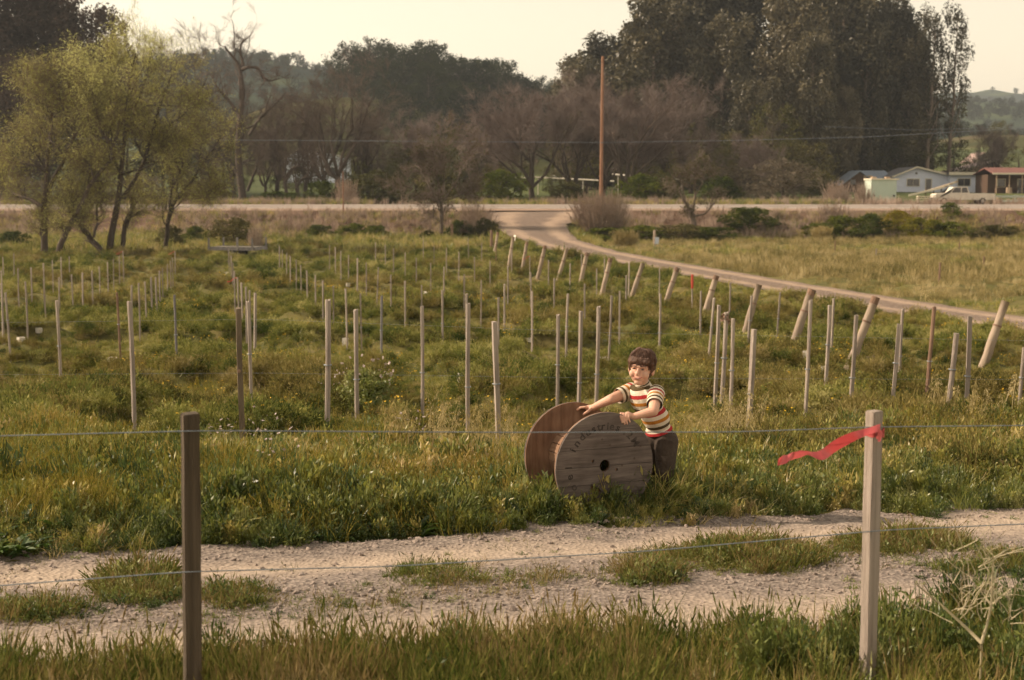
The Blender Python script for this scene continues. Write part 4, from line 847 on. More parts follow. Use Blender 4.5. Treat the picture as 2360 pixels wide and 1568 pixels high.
for kk, px, d, h, wpx, lab in [
    (BU[0], 1722, 119, 2.3, 130, 'large round green bush just below the paved road'), (BU[1], 1880, 116, 1.5, 80, 'dark green bush beside the straw heap'), (BU[0], 1935, 117, 2.2, 95, 'dark green bush right of the straw heap'), (BU[1], 2005, 117, 2.4, 85, 'upright dark bush in the row under the bank'), (BY, 2065, 119, 2.1, 80, 'yellowish flowering bush on the road bank'), (BY, 2120, 117, 2.0, 100, 'bright green bush at the middle of the bank row'), (BU[0], 2185, 116, 1.7, 120, 'wide dark bush toward the end of the bank row'), (BU[1], 2188, 122.5, 1.5, 56, 'small round bush at the very edge of the road'), (BOL, 2290, 117, 1.3, 110, 'brownish bush at the end of the bank row'),
    (BU[0], 1400, 114.5, 1.2, 150, 'green bush under the dry reeds beside the dirt road'), (BU[1], 1480, 114, 1.4, 120, 'low green bush behind the blue marked post'), (BOL, 1570, 115, 1.5, 130, 'dark low bush left of the forked shrub'), (BU[0], 1640, 114, 1.2, 110, 'low green bush right of the forked shrub'),
    (BOL, 540, 104, 2.3, 105, 'olive bush standing behind the flat trailer'), (BU[1], 455, 108, 1.6, 60, 'dark green bush left of the trailer'), (BOL, 395, 100, 1.9, 70, 'dark bush at the foot of the smallest willow'), (BU[0], 735, 116, 1.4, 60, 'small dark bush under the bank near the reddish post'), (BU[1], 820, 116, 1.5, 75, 'dark green bush under the bank'), (BU[0], 868, 115, 1.4, 70, 'green bush under the bank left of the small tree'), (BOL, 985, 113, 1.1, 50, 'little dark bush at the foot of the small tree'), (BU[0], 1060, 115, 1.9, 80, 'green bush beside the dark gate post'), (BOL, 1120, 112, 1.7, 70, 'dark bush at the corner of the dirt road'),
    (BU[1], 1470, 146, 2.8, 90, 'green bush behind the road under the white rail'), (BOL, 1520, 147, 3.0, 90, 'dark bush behind the road under the white rail end'), (BU[0], 1660, 146, 2.6, 110, 'feathery green bush behind the road'), (BGY[0], 1800, 150, 4.2, 170, 'large grey brown bush behind the road before the grove'), (BGY[1], 1690, 155, 3.6, 100, 'grey brown brush behind the feathery green bush'), (BOL, 1885, 160, 3.0, 80, 'dark bush left of the brown barn'), (BOL, 1010, 147, 3.2, 140, 'dark brush behind the small roadside tree'), (BOL, 860, 146, 3.0, 160, 'dark brush behind the road left of the small tree'), (BU[1], 1150, 148, 3.2, 110, 'rounded olive bush behind the road at the junction'), (BOL, 480, 146, 2.2, 110, 'brush behind the road beside the smallest willow'), (BU[0], 640, 145, 1.2, 120, 'low green brush before the green meadow'), (BOL, 1305, 148, 2.0, 120, 'low brush behind the junction'), (BGY[0], 215, 140, 2.6, 150, 'brownish brush seen between the willow trunks'), (BGY[1], 60, 142, 2.4, 140, 'brownish brush behind the first willow trunk'), (BGY[1], 330, 142, 2.8, 130, 'brownish brush behind the tallest willow'), (BU[1], 30, 100, 1.5, 100, 'bright green weeds heaped left of the first willow'), (BU[0], 745, 148, 2.2, 70, 'green bush at the foot of the wide forking oak')]:
    bush(kk, px, 0, d, h, wpx, lab)
for k, (px, d, h, wpx) in enumerate([(1350, 186, 7, 150), (1470, 190, 8, 160), (1590, 184, 7, 170), (1700, 186, 8, 170), (1800, 184, 7, 150), (1845, 182, 6.5, 150), (2030, 222, 8, 160), (2110, 224, 8, 150), (2190, 226, 7, 120), (2255, 250, 5, 110), (2340, 245, 6, 120)]):
    loc = at(px, d); wd = wpx / FPX * d; OLV[k % 2].put(loc, k * 1.1, (wd / 8.4, wd / 8.4, h / 10), 'shadowy low tree growing under the gum grove' if px < 2200 else 'low olive tree beside the pinkish roofed house', group='low trees under the gum grove' if px < 2200 else 'low trees by the pinkish roofed house')
# dry reeds by the utility pole, other dry brush, the straw heap
def reeds(px, d, h, wpx, n, label, name='dry_reeds', mat=ML_DRY, cat='reeds'):
    loc = at(px, d); wd = wpx / FPX * d / 2; e = thing(name, label, cat, loc); mb = MB(); a = rs.uniform(0, 6.28, n); r = np.sqrt(rs.uniform(0, 1, n)) * .55 * wd
    p0 = np.stack([r * np.cos(a), r * np.sin(a), np.full(n, -.05)], 1); H = h * rs.uniform(.35, 1.05, n) * (1.1 - .35 * r / wd); o = rs.normal(0, .22 * wd, (n, 3)); o[:, 2] = 0
    p1 = p0 * [1.7, 1.7, 1] + o; p1[:, 2] = H; m = (p0 + p1) / 2 + rs.normal(0, .05 * wd, (n, 3)); mb.twigs(p0, m, .02, .015); mb.twigs(m, p1, .015, .006); mb.build('stems', mat, e)
    lb = MB(); i = rs.integers(0, n, n * 3); t = rs.uniform(.3, 1, n * 3)[:, None]; c = p0[i] + (p1 - p0)[i] * t; ax = unit(rdir(rs, n * 3) + [0, 0, .8]); lb.leaves(c, ax, unit(np.cross(ax, rdir(rs, n * 3))), .28, .035); lb.build('leaves', mat, e); return e
reeds(1383, 117.0, 3.9, 135, 1500, 'tall dry pinkish reeds around the foot of the utility pole')
reeds(1095, 116, 2.9, 100, 600, 'thin dry reeds at the left corner of the junction')
reeds(800, 140, 2.6, 60, 300, 'dry reeds beside the reddish fence post')
reeds(1925, 141, 2.4, 70, 300, 'dry pinkish brush across the road from the brown barn')
reeds(1985, 143, 2.2, 50, 220, 'dry pinkish brush left of the pale green shed')
reeds(1910, 121, 1.8, 60, 200, 'thin dry stems on the bank above the straw heap')
reeds(2290, 119, 2.0, 60, 60, 'sparse dry stalks on the bank near the truck')
reeds(1893, 114, 1.15, 46, 700, 'tan heap of dry straw between the green bushes', 'straw_heap', ML_OAT, 'straw')
reeds(1440, 104, 1.3, 60, 600, 'tall pale grass tuft beside the blue marked post', 'grass_tuft', ML_MEAD, 'grass')
reeds(590, 100, 1.5, 40, 160, 'dry reeds at the right end of the trailer')
# forked shrub by the road
rb = np.random.default_rng(71); d = 117.5
T = [limb([(1600, 522), (1597, 500), (1592, 485)], d, .26, .2, rb, .1), limb([(1594, 490), (1575, 460), (1565, 440), (1545, 415)], d, .13, .03, rb, .2), limb([(1597, 488), (1603, 455), (1600, 420), (1597, 380)], d, .12, .03, rb, .2), limb([(1600, 500), (1630, 490), (1645, 470), (1652, 455)], d, .1, .02, rb, .2), limb([(1603, 450), (1620, 420), (1625, 385)], d, .07, .02, rb, .2), limb([(1580, 465), (1572, 430), (1580, 390)], d, .07, .02, rb, .2)]
custom_tree('forked_shrub', (*at(1600, d)[:2], gz(at(1600, d)[0], d)), T, 'cut back forked shrub with stout stems beside the paved road', M_BARK2, M_TWIG2, (1500, .22, .06, ML_OLIVE, .0), rb, n2=4, n3=6, n4=4, gnarl=.15, l3=.6, l4=.4, tw=.012, ratio=.45)
# woods on the far hills: too far to tell the trees apart
FT = [Kind(*clumpy_parts(rs, 9, .2, oak_shape, 9, (2.2, 2.2, 1.8), 26, 1.5, .8, lo=.3), M_BARK, ML_OAK, 'far_tree').c for _ in range(3)]
def woods(H, n, label, thr, seed):
    X, Y, Z = H; i = rs.integers(0, X.shape[0] - 1, n); j = rs.integers(0, X.shape[1] - 1, n); a, b = rs.uniform(0, 1, n), rs.uniform(0, 1, n)
    def il(A): return A[i, j] * (1 - a) * (1 - b) + A[i + 1, j] * a * (1 - b) + A[i, j + 1] * (1 - a) * b + A[i + 1, j + 1] * a * b
    p = np.stack([il(X), il(Y), il(Z)], 1); m = fbm(p[:, 0] * .012, p[:, 1] * .012, seed) > thr; p = p[m]
    place('hillside_woods', p, FT, .35, .75, label, 'woods', .05, sink=1.0)
woods(H1, 6500, 'dark woods covering the long hill on the horizon', .42, 61); woods(H4, 4500, 'bluish woods covering the right hand hill', .36, 62); woods(H3, 1600, 'faint woods on the farthest ridge', .5, 63)

# ================================================================== VINEYARD STAKES, POSTS, WIRES
rk = np.random.default_rng(91)
M_STAKE = mat_solid('weathered stake', (.21, .17, .142), (.32, .265, .222), 5, .9, (3, 3, .35), .6, 30, c3=(.40, .335, .282))
M_STAKE_D = mat_solid('dark stained stake', (.10, .075, .05), (.19, .145, .10), 5, .9, (3, 3, .3), .5, 30)
M_STAKE_G = mat_solid('grey steel post', (.13, .125, .13), (.22, .20, .20), 6, .7, bump=.2)
M_POST = mat_solid('peeled log', (.22, .165, .125), (.34, .265, .20), 3, .9, (2, 2, .5), .5, 18, c3=(.42, .33, .255))
M_CREO = mat_solid('dark post top', (.16, .095, .065), (.25, .16, .11), 4, .9)
M_WIRE = mat_solid('galvanised wire', (.20, .22, .24), (.30, .33, .35), 30, .5, metal=.6, bump=0, spec=.5)
M_RED = mat_leaf('red flagging tape', [(.55, .05, .055), (.62, .085, .09), (.68, .15, .15)], 3, .38, gloss=.05)
M_REDP = mat_solid('red paint', (.42, .05, .03), (.5, .08, .05), 8, .7)
M_CARTON = mat_solid('white carton', (.62, .56, .48), (.76, .70, .62), 10, .8, bump=.1)
HS = 1.30
def solve_depth(xt, yt, yb):
    """depth of a stake: its foot stands on the field, its height is that of a vine stake"""
    rx, ry, rz = ray(xt, yt); ds = np.arange(9, 112, .1); X = rx * ds / ry; g = base_z(ds)
    sd, sz, hw = side_road(X, ds); z = CZ + rz * ds / ry - g
    d1 = ds[int(np.argmin(np.abs(z - HS)))]
    if yb is None: return d1
    r2 = ray(xt, yb); f = CZ + r2[2] * ds / r2[1] - (g + .13); d2 = ds[int(np.argmax(f < 0))] if (f < 0).any() else d1
    return d1 ** .6 * d2 ** .4 if yb < 900 else d1 ** .2 * d2 ** .8
def nat(off, s): return lambda x, y: ((off[0] + x / s) / 1.0847, (off[1] + y / s) / 1.0847)
A = nat((0, 600), 5.2267); B = nat((400, 600), 5.2267); C_ = nat((800, 600), 5.2267); D_ = nat((1200, 560), 5.2267); E = nat((1600, 640), 5.2267); F = nat((2000, 700), 3.9196); N_ = nat((0, 0), 1.0)
def nb(f, y): return f(0, y)[1]
stakes = []   # x_top, y_top, x_base, y_base in photo pixels, style
def S(f, *rows):
    for r in rows:
        xt, yt, yb = r[0], r[1], r[2]; xb = r[3] if len(r) > 3 and r[3] else xt; st = r[4] if len(r) > 4 else 'pale'
        a = f(xt, yt); b = f(xb, yb); stakes.append((a[0], a[1], b[0], b[1], st))
S(A, (38, 225, 420), (180, 175, 500), (232, 372, 880), (405, 360, 760), (568, 305, 790), (685, 262, 620), (797, 225, 500), (905, 215, 420), (15, 400, 860), (15, 570, 1400), (70, 690, 1714, 100), (333, 548, 1310), (572, 520, 1180), (775, 487, 1050, 755),
  (930, 455, 1080, 945), (1070, 430, 960), (1200, 405, 880), (1297, 350, 750), (1403, 292, 670), (1480, 250, 530), (1558, 205, 510), (1605, 150, 500, 1615, 'flag'), (1810, 570, 1400), (1895, 545, 1200), (1970, 490, 1080), (2040, 487, 1070), (2080, 408, 920), (2120, 372, 780), (2185, 317, 775), (2225, 270, 560), (2253, 235, 580), (2287, 150, 520, 0, 'flag'),
  (1720, 590, 1150, 1705), (1522, 690, 1610, 1548, 'brown'), (735, 795, 1991, 755), (1680, 810, 2566, 1705), (2280, 720, 1871, 2285, 'steel'))
S(B, (895, 110, 440, 905), (928, 205, 600), (948, 300, 700), (970, 410, 870), (1012, 490, 960, 1018, 'flag'), (1062, 560, 1090), (1120, 615, 1230), (1170, 660, 1350), (1243, 695, 1600, 1220), (1148, 805, 2043, 1165), (1038, 885, 3057, 1030, 'dark'),
  (1560, 80, 430), (1598, 125, 460), (1655, 170, 500), (1700, 212, 555), (1778, 258, 690), (1838, 330, 700), (1918, 400, 880), (2030, 460, 1000), (2125, 537, 1110), (2263, 605, 1080), (2190, 785, 1751, 2165), (2215, 70, 420), (2290, 95, 490))
S(C_, (272, 145, 500), (372, 200, 620), (487, 240, 670), (603, 295, 760), (725, 35, 310), (853, 65, 430), (960, 112, 450), (1113, 170, 520), (1256, 235, 590), (1350, -10, 270), (1445, 300, 720), (1490, 68, 330), (1652, 105, 480), (1620, 350, 800), (1815, 160, 500), (1932, -20, 240, 1945), (2018, 220, 580), (2112, 35, 320), (2222, 275, 620),
  (1110, 540, 1090), (760, 360, 860, 740), (923, 460, 960), (332, 640, 1390, 345), (530, 700, 1330), (805, 735, 1540, 790, 'steel'), (465, 910, 2310), (1325, 595, 1050), (1330, 870, 1843), (1597, 660, 1310), (1882, 450, 980), (1915, 705, 1250), (1935, 830, 1860, 1925), (2105, 530, 1060), (2330, 755, 1350), (2300, 50, 400, 0, 'brown'), (2285, 1065, 2456, 2330))
S(D_, (320, 790, 1370), (365, 555, 1000), (415, 370, 680), (650, 420, 780, 0, 'flag'), (665, 635, 980), (680, 880, 1520), (895, 475, 830), (970, 715, 1110), (1178, 520, 940), (1325, 395, 640), (1525, 585, 1080), (1370, 790, 1300), (1150, 915, 1594, 1125), (1018, 1185, 2315), (1315, 1140, 2127, 1300), (1548, 1080, 1975, 1530), (1718, 940, 1850, 1690), (1825, 880, 1430), (1912, 670, 1110), (1627, 460, 740), (1948, 500, 860))
S(E, (255, 155, 530), (265, 495, 1230), (685, 245, 640, 0, 'redtop'), (800, 460, 1080), (965, 550, 1430, 915), (1030, 645, 1470, 1010), (1130, 740, 1652, 1090, 'knot'), (1215, 820, 1997), (1500, 960, 2096, 1440), (1180, 350, 700), (1460, 520, 1080, 1430), (1830, 475, 980, 1800), (2225, 580, 1270, 2200))
S(F, (290, 250, 890, 275), (330, 180, 560, 320), (545, 345, 990, 520), (998, 285, 520), (970, 430, 1290, 935), (1312, 265, 860, 1280, 'brown'), (1528, 520, 1345, 1490), (1665, 355, 1000, 1675), (2192, 660, 1100, 2195))
def stake_mesh(seed, mat, round_=False, h=HS):
    r = np.random.default_rng(seed); mb = MB(); n = 9 if round_ else 4; t = np.linspace(0, 1, 7)
    rad = .022 if round_ else .026; an = np.arange(n) * 2 * np.pi / n + np.pi / 4
    V = []
    for k, tk in enumerate(t):
        wob = 1 + r.normal(0, .05, n); V.append(np.stack([rad * wob * np.cos(an) + .004 * math.sin(tk * 5 + seed), rad * wob * np.sin(an) + .004 * math.cos(tk * 4), np.full(n, -.25 + (h + .25) * tk)], 1))
    V[-1][:, 2] += r.normal(0, .006, n); V = np.concatenate(V + [np.array([[0, 0, h + .003]])]); i = np.arange(6)[:, None] * n; j = np.arange(n)[None]
    Q = np.stack([i + j, i + (j + 1) % n, i + n + (j + 1) % n, i + n + j], -1).reshape(-1, 4); top = len(V) - 1
    return mb.add(V, Q, [(6 * n + a, 6 * n + (a + 1) % n, top) for a in range(n)]).mesh('stake', mat)
SM = [stake_mesh(s, M_STAKE, s % 3 != 0) for s in range(6)]; SMB = stake_mesh(7, M_STAKE_D); SMG = stake_mesh(8, M_STAKE_G, True); SMBR = stake_mesh(9, M_CREO, True)
staple = MB().tube(np.array([(.031 * math.cos(a), .031 * math.sin(a), 0) for a in np.linspace(0, 2 * math.pi, 9)]), .003, 4, False).mesh('wire_tie', M_WIRE)
def ribbon_mesh(rg, L, wd, name, droop=.3):
    t = np.linspace(0, 1, 14); c = np.stack([-L * t, -.15 * L * t + .04 * L * np.sin(t * 9), -droop * L * t ** 1.3 + .05 * L * np.sin(t * 7)], 1); tw = np.sin(t * 6.0) * 1.0
    s = np.stack([np.zeros(14), np.sin(tw), np.cos(tw)], 1) * wd / 2
    V = np.concatenate([c - s, c + s]); return MB().add(V, [(i, i + 1, 15 + i, 14 + i) for i in range(13)]).mesh(name, M_RED, True)
RIB = ribbon_mesh(rk, .45, .035, 'tape')
sg = 'vine stakes standing in rows across the field'
LAB = {'pale': 'vine stake mid field between the trailer rows and the leaning posts', 'steel': 'dark grey steel stake among the pale vine stakes', 'brown': 'dark brown vine stake among the pale ones'}
special = {}
flagn = ['vine stake with red tape on top in front of the willow trunks', 'vine stake with faded red tape farther right of the willow trunks', 'vine stake with red tape in the row ending at the trailer', 'vine stake with red tape beside the leaning end posts']
fi = 0; near_row = []
for k, (xt, yt, xb, yb, st) in enumerate(stakes):
    d = float(solve_depth(xt, yt, yb)); top = P(xt, yt, d); bx = (xb - CX) / FPX * d
    if abs(bx - top.x) > .16: bx = top.x + math.copysign(.16, bx - top.x)
    bz = gz(bx, d); h = top.z - bz
    if h < .6: h = .6
    lab = LAB.get(st); me = SM[k % 6]
    if st == 'dark': me, lab = SMB, 'stout dark stained stake with rusty nail, foremost in its row'
    if st == 'steel': me = SMG
    if st == 'brown': me = SMBR
    if st == 'flag': lab = flagn[fi]; fi += 1
    if st == 'redtop': lab = 'vine stake with its top painted red near the dirt road'
    if st == 'knot': lab = 'vine stake with a frayed dark knot at its top behind the child'
    wsc = (1.0 if d > 14 else (1.08 if st != 'dark' else 1.25)) * rk.uniform(.84, 1.1)
    if st == 'pale':
        xr = float(np.interp(d, SRS[::-1, 1], SRS[::-1, 0]))
        if d < 20: lab = 'weathered vine stake carrying the thin wires of the first rows'
        elif 505 < xt < 600: lab = 'vine stake in the tight row that runs up to the flat trailer'
        elif xr - bx < 6.5: lab = 'vine stake standing close to the leaning end posts'
        elif 335 < xt < 420: lab = 'vine stake in the slanting row just left of the trailer row'
        elif xt <= 335: lab = 'vine stake in the rows that end before the willows'
        elif 690 < xt < 860 and d > 24: lab = 'vine stake in the slanting row just right of the trailer row'
    e = thing('vine_stake', lab, 'stake', (bx, d, bz), 0, sg if st in ('pale', 'steel', 'brown') else None)
    e.rotation_euler = ((rk.normal(0, .012)), math.atan2(top.x - bx, h), rk.uniform(0, 6.28) if False else 0)
    o = obj('shaft', me, e); o.scale = (wsc, wsc, h / HS); o.rotation_euler = (0, 0, rk.uniform(0, 1.5))
    if 12 < d < 30 and st != 'dark':
        q = obj('wire_tie', staple, e); q.location = (0, 0, h * rk.uniform(.4, .6)); q.scale = (wsc, wsc, 1.6)
    if st == 'flag':
        q = obj('tape', RIB, e); q.location = (0, 0, h - .02); q.rotation_euler = (0, 0, rk.uniform(-.4, .4)); q.scale = (.65, .65, .8)
    if st == 'redtop': q = MB().tube([(0, 0, h * .68), (0, 0, h + .006)], .034, 8).build('painted_top', M_REDP, e)
    if st == 'knot':
        mb = MB(); clump_leaves(rk, mb, (0, 0, h - .06), (.05, .05, .06), 60, .05); mb.build('knot', M_CREO, e)
    if st == 'dark':
        MB().tube([(0, -.04, h * .62), (.0, -.055, h * .62)], .012, 6).build('nail', M_CREO, e)
# leaning end posts
ends = []
def EP(f, *rows):
    for x0, y0, x1, y1 in rows: ends.append((*f(x0, y0), *f(x1, y1)))
EP(D_, (235, 110, 175, 420), (435, 165, 370, 560), (615, 235, 545, 600), (850, 285, 755, 690), (1135, 325, 1010, 740), (1400, 380, 1305, 770), (1705, 450, 1580, 930), (2130, 510, 1970, 970))
EP(E, (490, 155, 320, 640), (1000, 260, 835, 750), (1555, 375, 1360, 1020), (2250, 440, 1985, 1180)); EP(F, (745, 170, 490, 805), (2015, 210, 1790, 850))
def log_mesh(seed, L, r0, r1):
    r = np.random.default_rng(seed); t = np.linspace(0, 1, 9); p = np.stack([r.normal(0, .006, 9), r.normal(0, .006, 9), -.3 + (L + .3) * t], 1); rad = (r0 + (r1 - r0) * t) * (1 + r.normal(0, .04, 9)); mb = MB().tube(p, rad, 10); return mb.mesh('log', M_POST, True)
LG = [log_mesh(s, 1.0, .075, .066) for s in range(3)]
for k, (x0, y0, x1, y1) in enumerate(ends):
    foot = px_ground(x1, y1 + 5); d = foot.y; top = P(x0, y0, d + .05); v = top - foot; L = v.length
    e = thing('leaning_post', ['round peeled log post leaning out at a row end by the dirt road'][0] if k not in (1, 13, 12) else {1: 'leaning log post with a pale tag nailed on top', 13: 'stoutest leaning log post at the end of the nearest row', 12: 'leaning log post with a short log brace at its foot'}[k], 'post', foot, 0, 'leaning end posts along the dirt road' if k not in (1, 12, 13) else None)
    e.rotation_mode = 'QUATERNION'; e.rotation_quaternion = v.to_track_quat('Z', 'Y')
    r = max(.055, min(.085, .5 * 20 / FPX * d * (1.0 if d < 60 else .8))) / .07
    o = obj('log', LG[k % 3], e); o.scale = (r, r, L)
    q = MB().tube([(0, 0, L * .62), (0, 0, L * .645)], .074 * r, 10, False).build('wire_wrap', M_CREO, e)
    if k % 3 != 1: MB().tube([(0, 0, L * .9), (0, 0, L + .004)], .069 * r, 10).build('dark_top', M_CREO, e)
    if k == 1: MB().box((.02, -.08, L - .06), (.42, .02, .28)).build('tag', M_CARTON, e)
    if k == 12: MB().tube([(.05, -.02, -.02), (.02, -.25, .16), (-.05, -.34, .22)], .05, 8).build('brace', M_POST, e)
x, y = D_(150, 85); g = px_ground(*D_(150, 365)); e = thing('dark_post', 'dark upright post at the far corner of the vineyard', 'post', g); MB().tube([(0, 0, -.3), (0, 0, (P(x, y, g.y).z - g.z))], [.1, .09], 8).build('shaft', M_CREO, e)
# cartons round young vines
def carton(f, x, y, wpx, hpx, label, lean=0.0):
    px, py = f(x, y); g = px_ground(px, py + hpx * .5 / 1.0847); s = g.y / FPX / 1.0847; w_, h_ = max(wpx * s, .1), max(hpx * s, .12)
    e = thing('vine_carton', label, 'carton', g, rk.uniform(0, 1.5), 'white cartons at the foot of stakes'); e.rotation_euler.y = lean; mb = MB(); t = .006
    for a in range(4):
        c, s_ = math.cos(a * math.pi / 2), math.sin(a * math.pi / 2); mb.box((c * (w_ / 2), s_ * (w_ / 2), h_ / 2), (t if a % 2 == 0 else w_ - t - .001, w_ - .001 if a % 2 == 0 else t, h_))
    mb.build('sleeve', M_CARTON, e)
Z1n = nat((0, 580), 3.0157); Z2n = nat((500, 560), 2.904); Z3n = nat((1150, 560), 3.1467)
CL = 'white carton sleeve at the foot of a vine stake'
for a in ((Z1n, 850, 985, 20, 24), (Z3n, 1140, 1085, 20, 24), (Z2n, 1190, 533, 11, 9), (Z2n, 1650, 522, 13, 12), (Z2n, 1905, 1122, 19, 20), (Z2n, 1055, 862, 12, 22), (Z2n, 878, 1112, 16, 14), (Z3n, 540, 935, 11, 14), (E, 2170, 1345, 14, 24), (F, 240, 905, 15, 15), (F, 930, 1360, 15, 15), (A, 510, 1190, 12, 13), (A, 275, 1320, 15, 8), (Z2n, 195, 365, 6, 10), (Z2n, 1075, 445, 8, 9), (Z3n, 20, 1215, 14, 20), (C_, 980, 1220, 8, 8)): carton(*a, CL)
# wires of the first vineyard row
def wire(pts, r, label, name='trellis_wire', n=60, sag=0.0, group=None):
    pts = np.array(pts, float); s = np.concatenate([[0], np.cumsum(np.linalg.norm(np.diff(pts, axis=0), axis=1))]); t = np.linspace(0, s[-1], n)
    q = np.stack([np.interp(t, s, pts[:, k]) for k in range(3)], 1)
    if sag:
        for a, b in zip(s[:-1], s[1:]):
            m = (t >= a) & (t <= b); u = (t[m] - a) / max(b - a, 1e-6); q[m, 2] -= sag * 4 * u * (1 - u)
    o = MB().tube(q, r, 5).build(name, M_WIRE); return tag(o, label, 'wire', group)
wire([P(-300, 748, 17), P(600, 736, 17.3), P(1400, 767, 17), P(2700, 792, 16.6)], .0013, 'upper thin wire strung along the first row of vine stakes')
wire([P(-300, 866, 16.6), P(600, 860, 16.8), P(1400, 872, 16.6), P(2700, 876, 16.4)], .0013, 'lower thin wire strung along the first row of vine stakes')
# ---- foreground stakes with two wires and the red tape
M_FS1 = mat_solid('brown split stake', (.04, .03, .019), (.095, .07, .046), 8, .9, (4, 4, .14), .8, 40, c3=(.155, .118, .08))
M_FS2 = mat_solid('pale sawn stake', (.20, .158, .13), (.36, .295, .245), 11, .9, (5, 5, .16), .6, 60, c3=(.43, .36, .305))
def fore_stake(xt, yt, xb, d, wd, yaw, mat, label):
    top = P(xt, yt, d); bz = gz(top.x, d); bx = P(xb, 1568, d).x + (P(xb, 1568, d).z - bz) * (P(xb, 1568, d).x - top.x) / max(top.z - P(xb, 1568, d).z, .1)
    h = top.z - bz; e = thing('fence_stake', label, 'stake', (bx, d, bz)); e.rotation_euler = (0, math.atan2(top.x - bx, h), 0)
    import bmesh
    bm = bmesh.new(); bmesh.ops.create_cube(bm, size=1); bmesh.ops.scale(bm, vec=(wd, wd, h + .3), verts=bm.verts); bmesh.ops.translate(bm, vec=(0, 0, (h - .3) / 2), verts=bm.verts)
    bmesh.ops.subdivide_edges(bm, edges=[e_ for e_ in bm.edges if abs(e_.verts[0].co.z - e_.verts[1].co.z) > .5], cuts=10)
    for v in bm.verts: v.co.x += rk.normal(0, .0007); v.co.y += rk.normal(0, .0007); v.co.z += rk.normal(0, .002)
    bmesh.ops.bevel(bm, geom=[e_ for e_ in bm.edges if len(e_.link_faces) == 2 and e_.calc_face_angle(0) > .8], offset=.003, segments=2, affect='EDGES')
    me = bpy.data.meshes.new('post'); bm.to_mesh(me); bm.free(); me.materials.append(mat); o = obj('post', me, e); o.rotation_euler = (0, 0, yaw); return e, h
eL, hL = fore_stake(438, 952, 444, dL, .048, R(25), M_FS1, 'square dark brown stake standing before the gravel track')
eR, hR = fore_stake(2015, 947, 1999, dR, .0425, R(30), M_FS2, 'square pale stake with red tape tied below its top')
tie = MB().tube([(-.03, -.035, 0), (0, -.038, .004), (.03, -.035, 0)], .0022, 5)
wu = [P(-700, 1018, 4.05), P(0, 1005, 4.12), P(430, 994, dL - .035), P(470, 993, dL - .035), P(1180, 997, 4.38), P(1700, 996, 4.5), P(1995, 985, dR - .04), P(2045, 984, dR - .04), P(2360, 981, 4.7), P(3100, 975, 4.95)]
wl = [P(-700, 1420, 3.95), P(0, 1350, 4.1), P(430, 1318, dL - .035), P(470, 1317, dL - .035), P(900, 1306, 4.3), P(1500, 1270, 4.45), P(1985, 1227, dR - .04), P(2040, 1222, dR - .04), P(2360, 1208, 4.7), P(3100, 1180, 4.95)]
def smooth_wire(pts, label):
    p = np.array(pts); s = np.concatenate([[0], np.cumsum(np.linalg.norm(np.diff(p, axis=0), axis=1))]); t = np.linspace(0, s[-1], 160); q = np.stack([np.interp(t, s, p[:, k]) for k in range(3)], 1)
    for _ in range(6): q[1:-1] = (q[:-2] + q[1:-1] * 2 + q[2:]) / 4
    return tag(MB().tube(q, .0019, 6).build('fence_wire', M_WIRE), label, 'wire')
smooth_wire(wu, 'upper wire stretched between the two foreground stakes'); smooth_wire(wl, 'lower wire stretched between the two foreground stakes')
# red tape tied round the pale stake
tapeL = thing('flagging_tape', 'red plastic tape fluttering from the top of the pale square stake', 'tape', P(2014.5, 1000, dR))
o0 = np.array(tapeL.location)
Tn = nat((1930, 1010), 7.867)
def tp(x, y, dd): return np.array(P(*Tn(x, y), dR + dd)) - o0
ctr = [((2130, 390), (2120, 540)), ((1990, 440), (1990, 575)), ((1830, 490), (1850, 625)), ((1600, 545), (1640, 720)), ((1380, 630), (1420, 840)), ((1180, 740), (1230, 950)), ((1010, 880), (1080, 1080)), ((900, 940), (960, 1115)), ((790, 945), (790, 1040)), ((700, 930), (700, 990)), ((560, 910), (560, 1060)), ((440, 950), (440, 1085)), ((400, 945), (330, 1120)), ((310, 1010), (290, 1170)), ((230, 1000), (180, 1200)), ((130, 1080), (105, 1215))]
n = len(ctr); t = np.linspace(0, 1, n); ss = np.linspace(0, 1, 60)
up = np.array([tp(*c[0], -.062 - .05 * k / n + .012 * math.sin(k * 1.1)) for k, c in enumerate(ctr)]); lo = np.array([tp(*c[1], -.062 - .05 * k / n - .012 * math.sin(k * 1.1)) for k, c in enumerate(ctr)])
U = np.stack([np.interp(ss, t, up[:, k]) for k in range(3)], 1); Lw = np.stack([np.interp(ss, t, lo[:, k]) for k in range(3)], 1)
for _ in range(2): U[1:-1] = (U[:-2] + 2 * U[1:-1] + U[2:]) / 4; Lw[1:-1] = (Lw[:-2] + 2 * Lw[1:-1] + Lw[2:]) / 4
Md = (U + Lw) / 2; V = np.concatenate([U, Md + np.stack([np.zeros(60), .004 * np.sin(ss * 20), np.zeros(60)], 1), Lw])
MB().add(V, [(i, i + 1, 61 + i, 60 + i) for i in range(59)] + [(60 + i, 61 + i, 121 + i, 120 + i) for i in range(59)]).build('streamer', M_RED, tapeL, True)
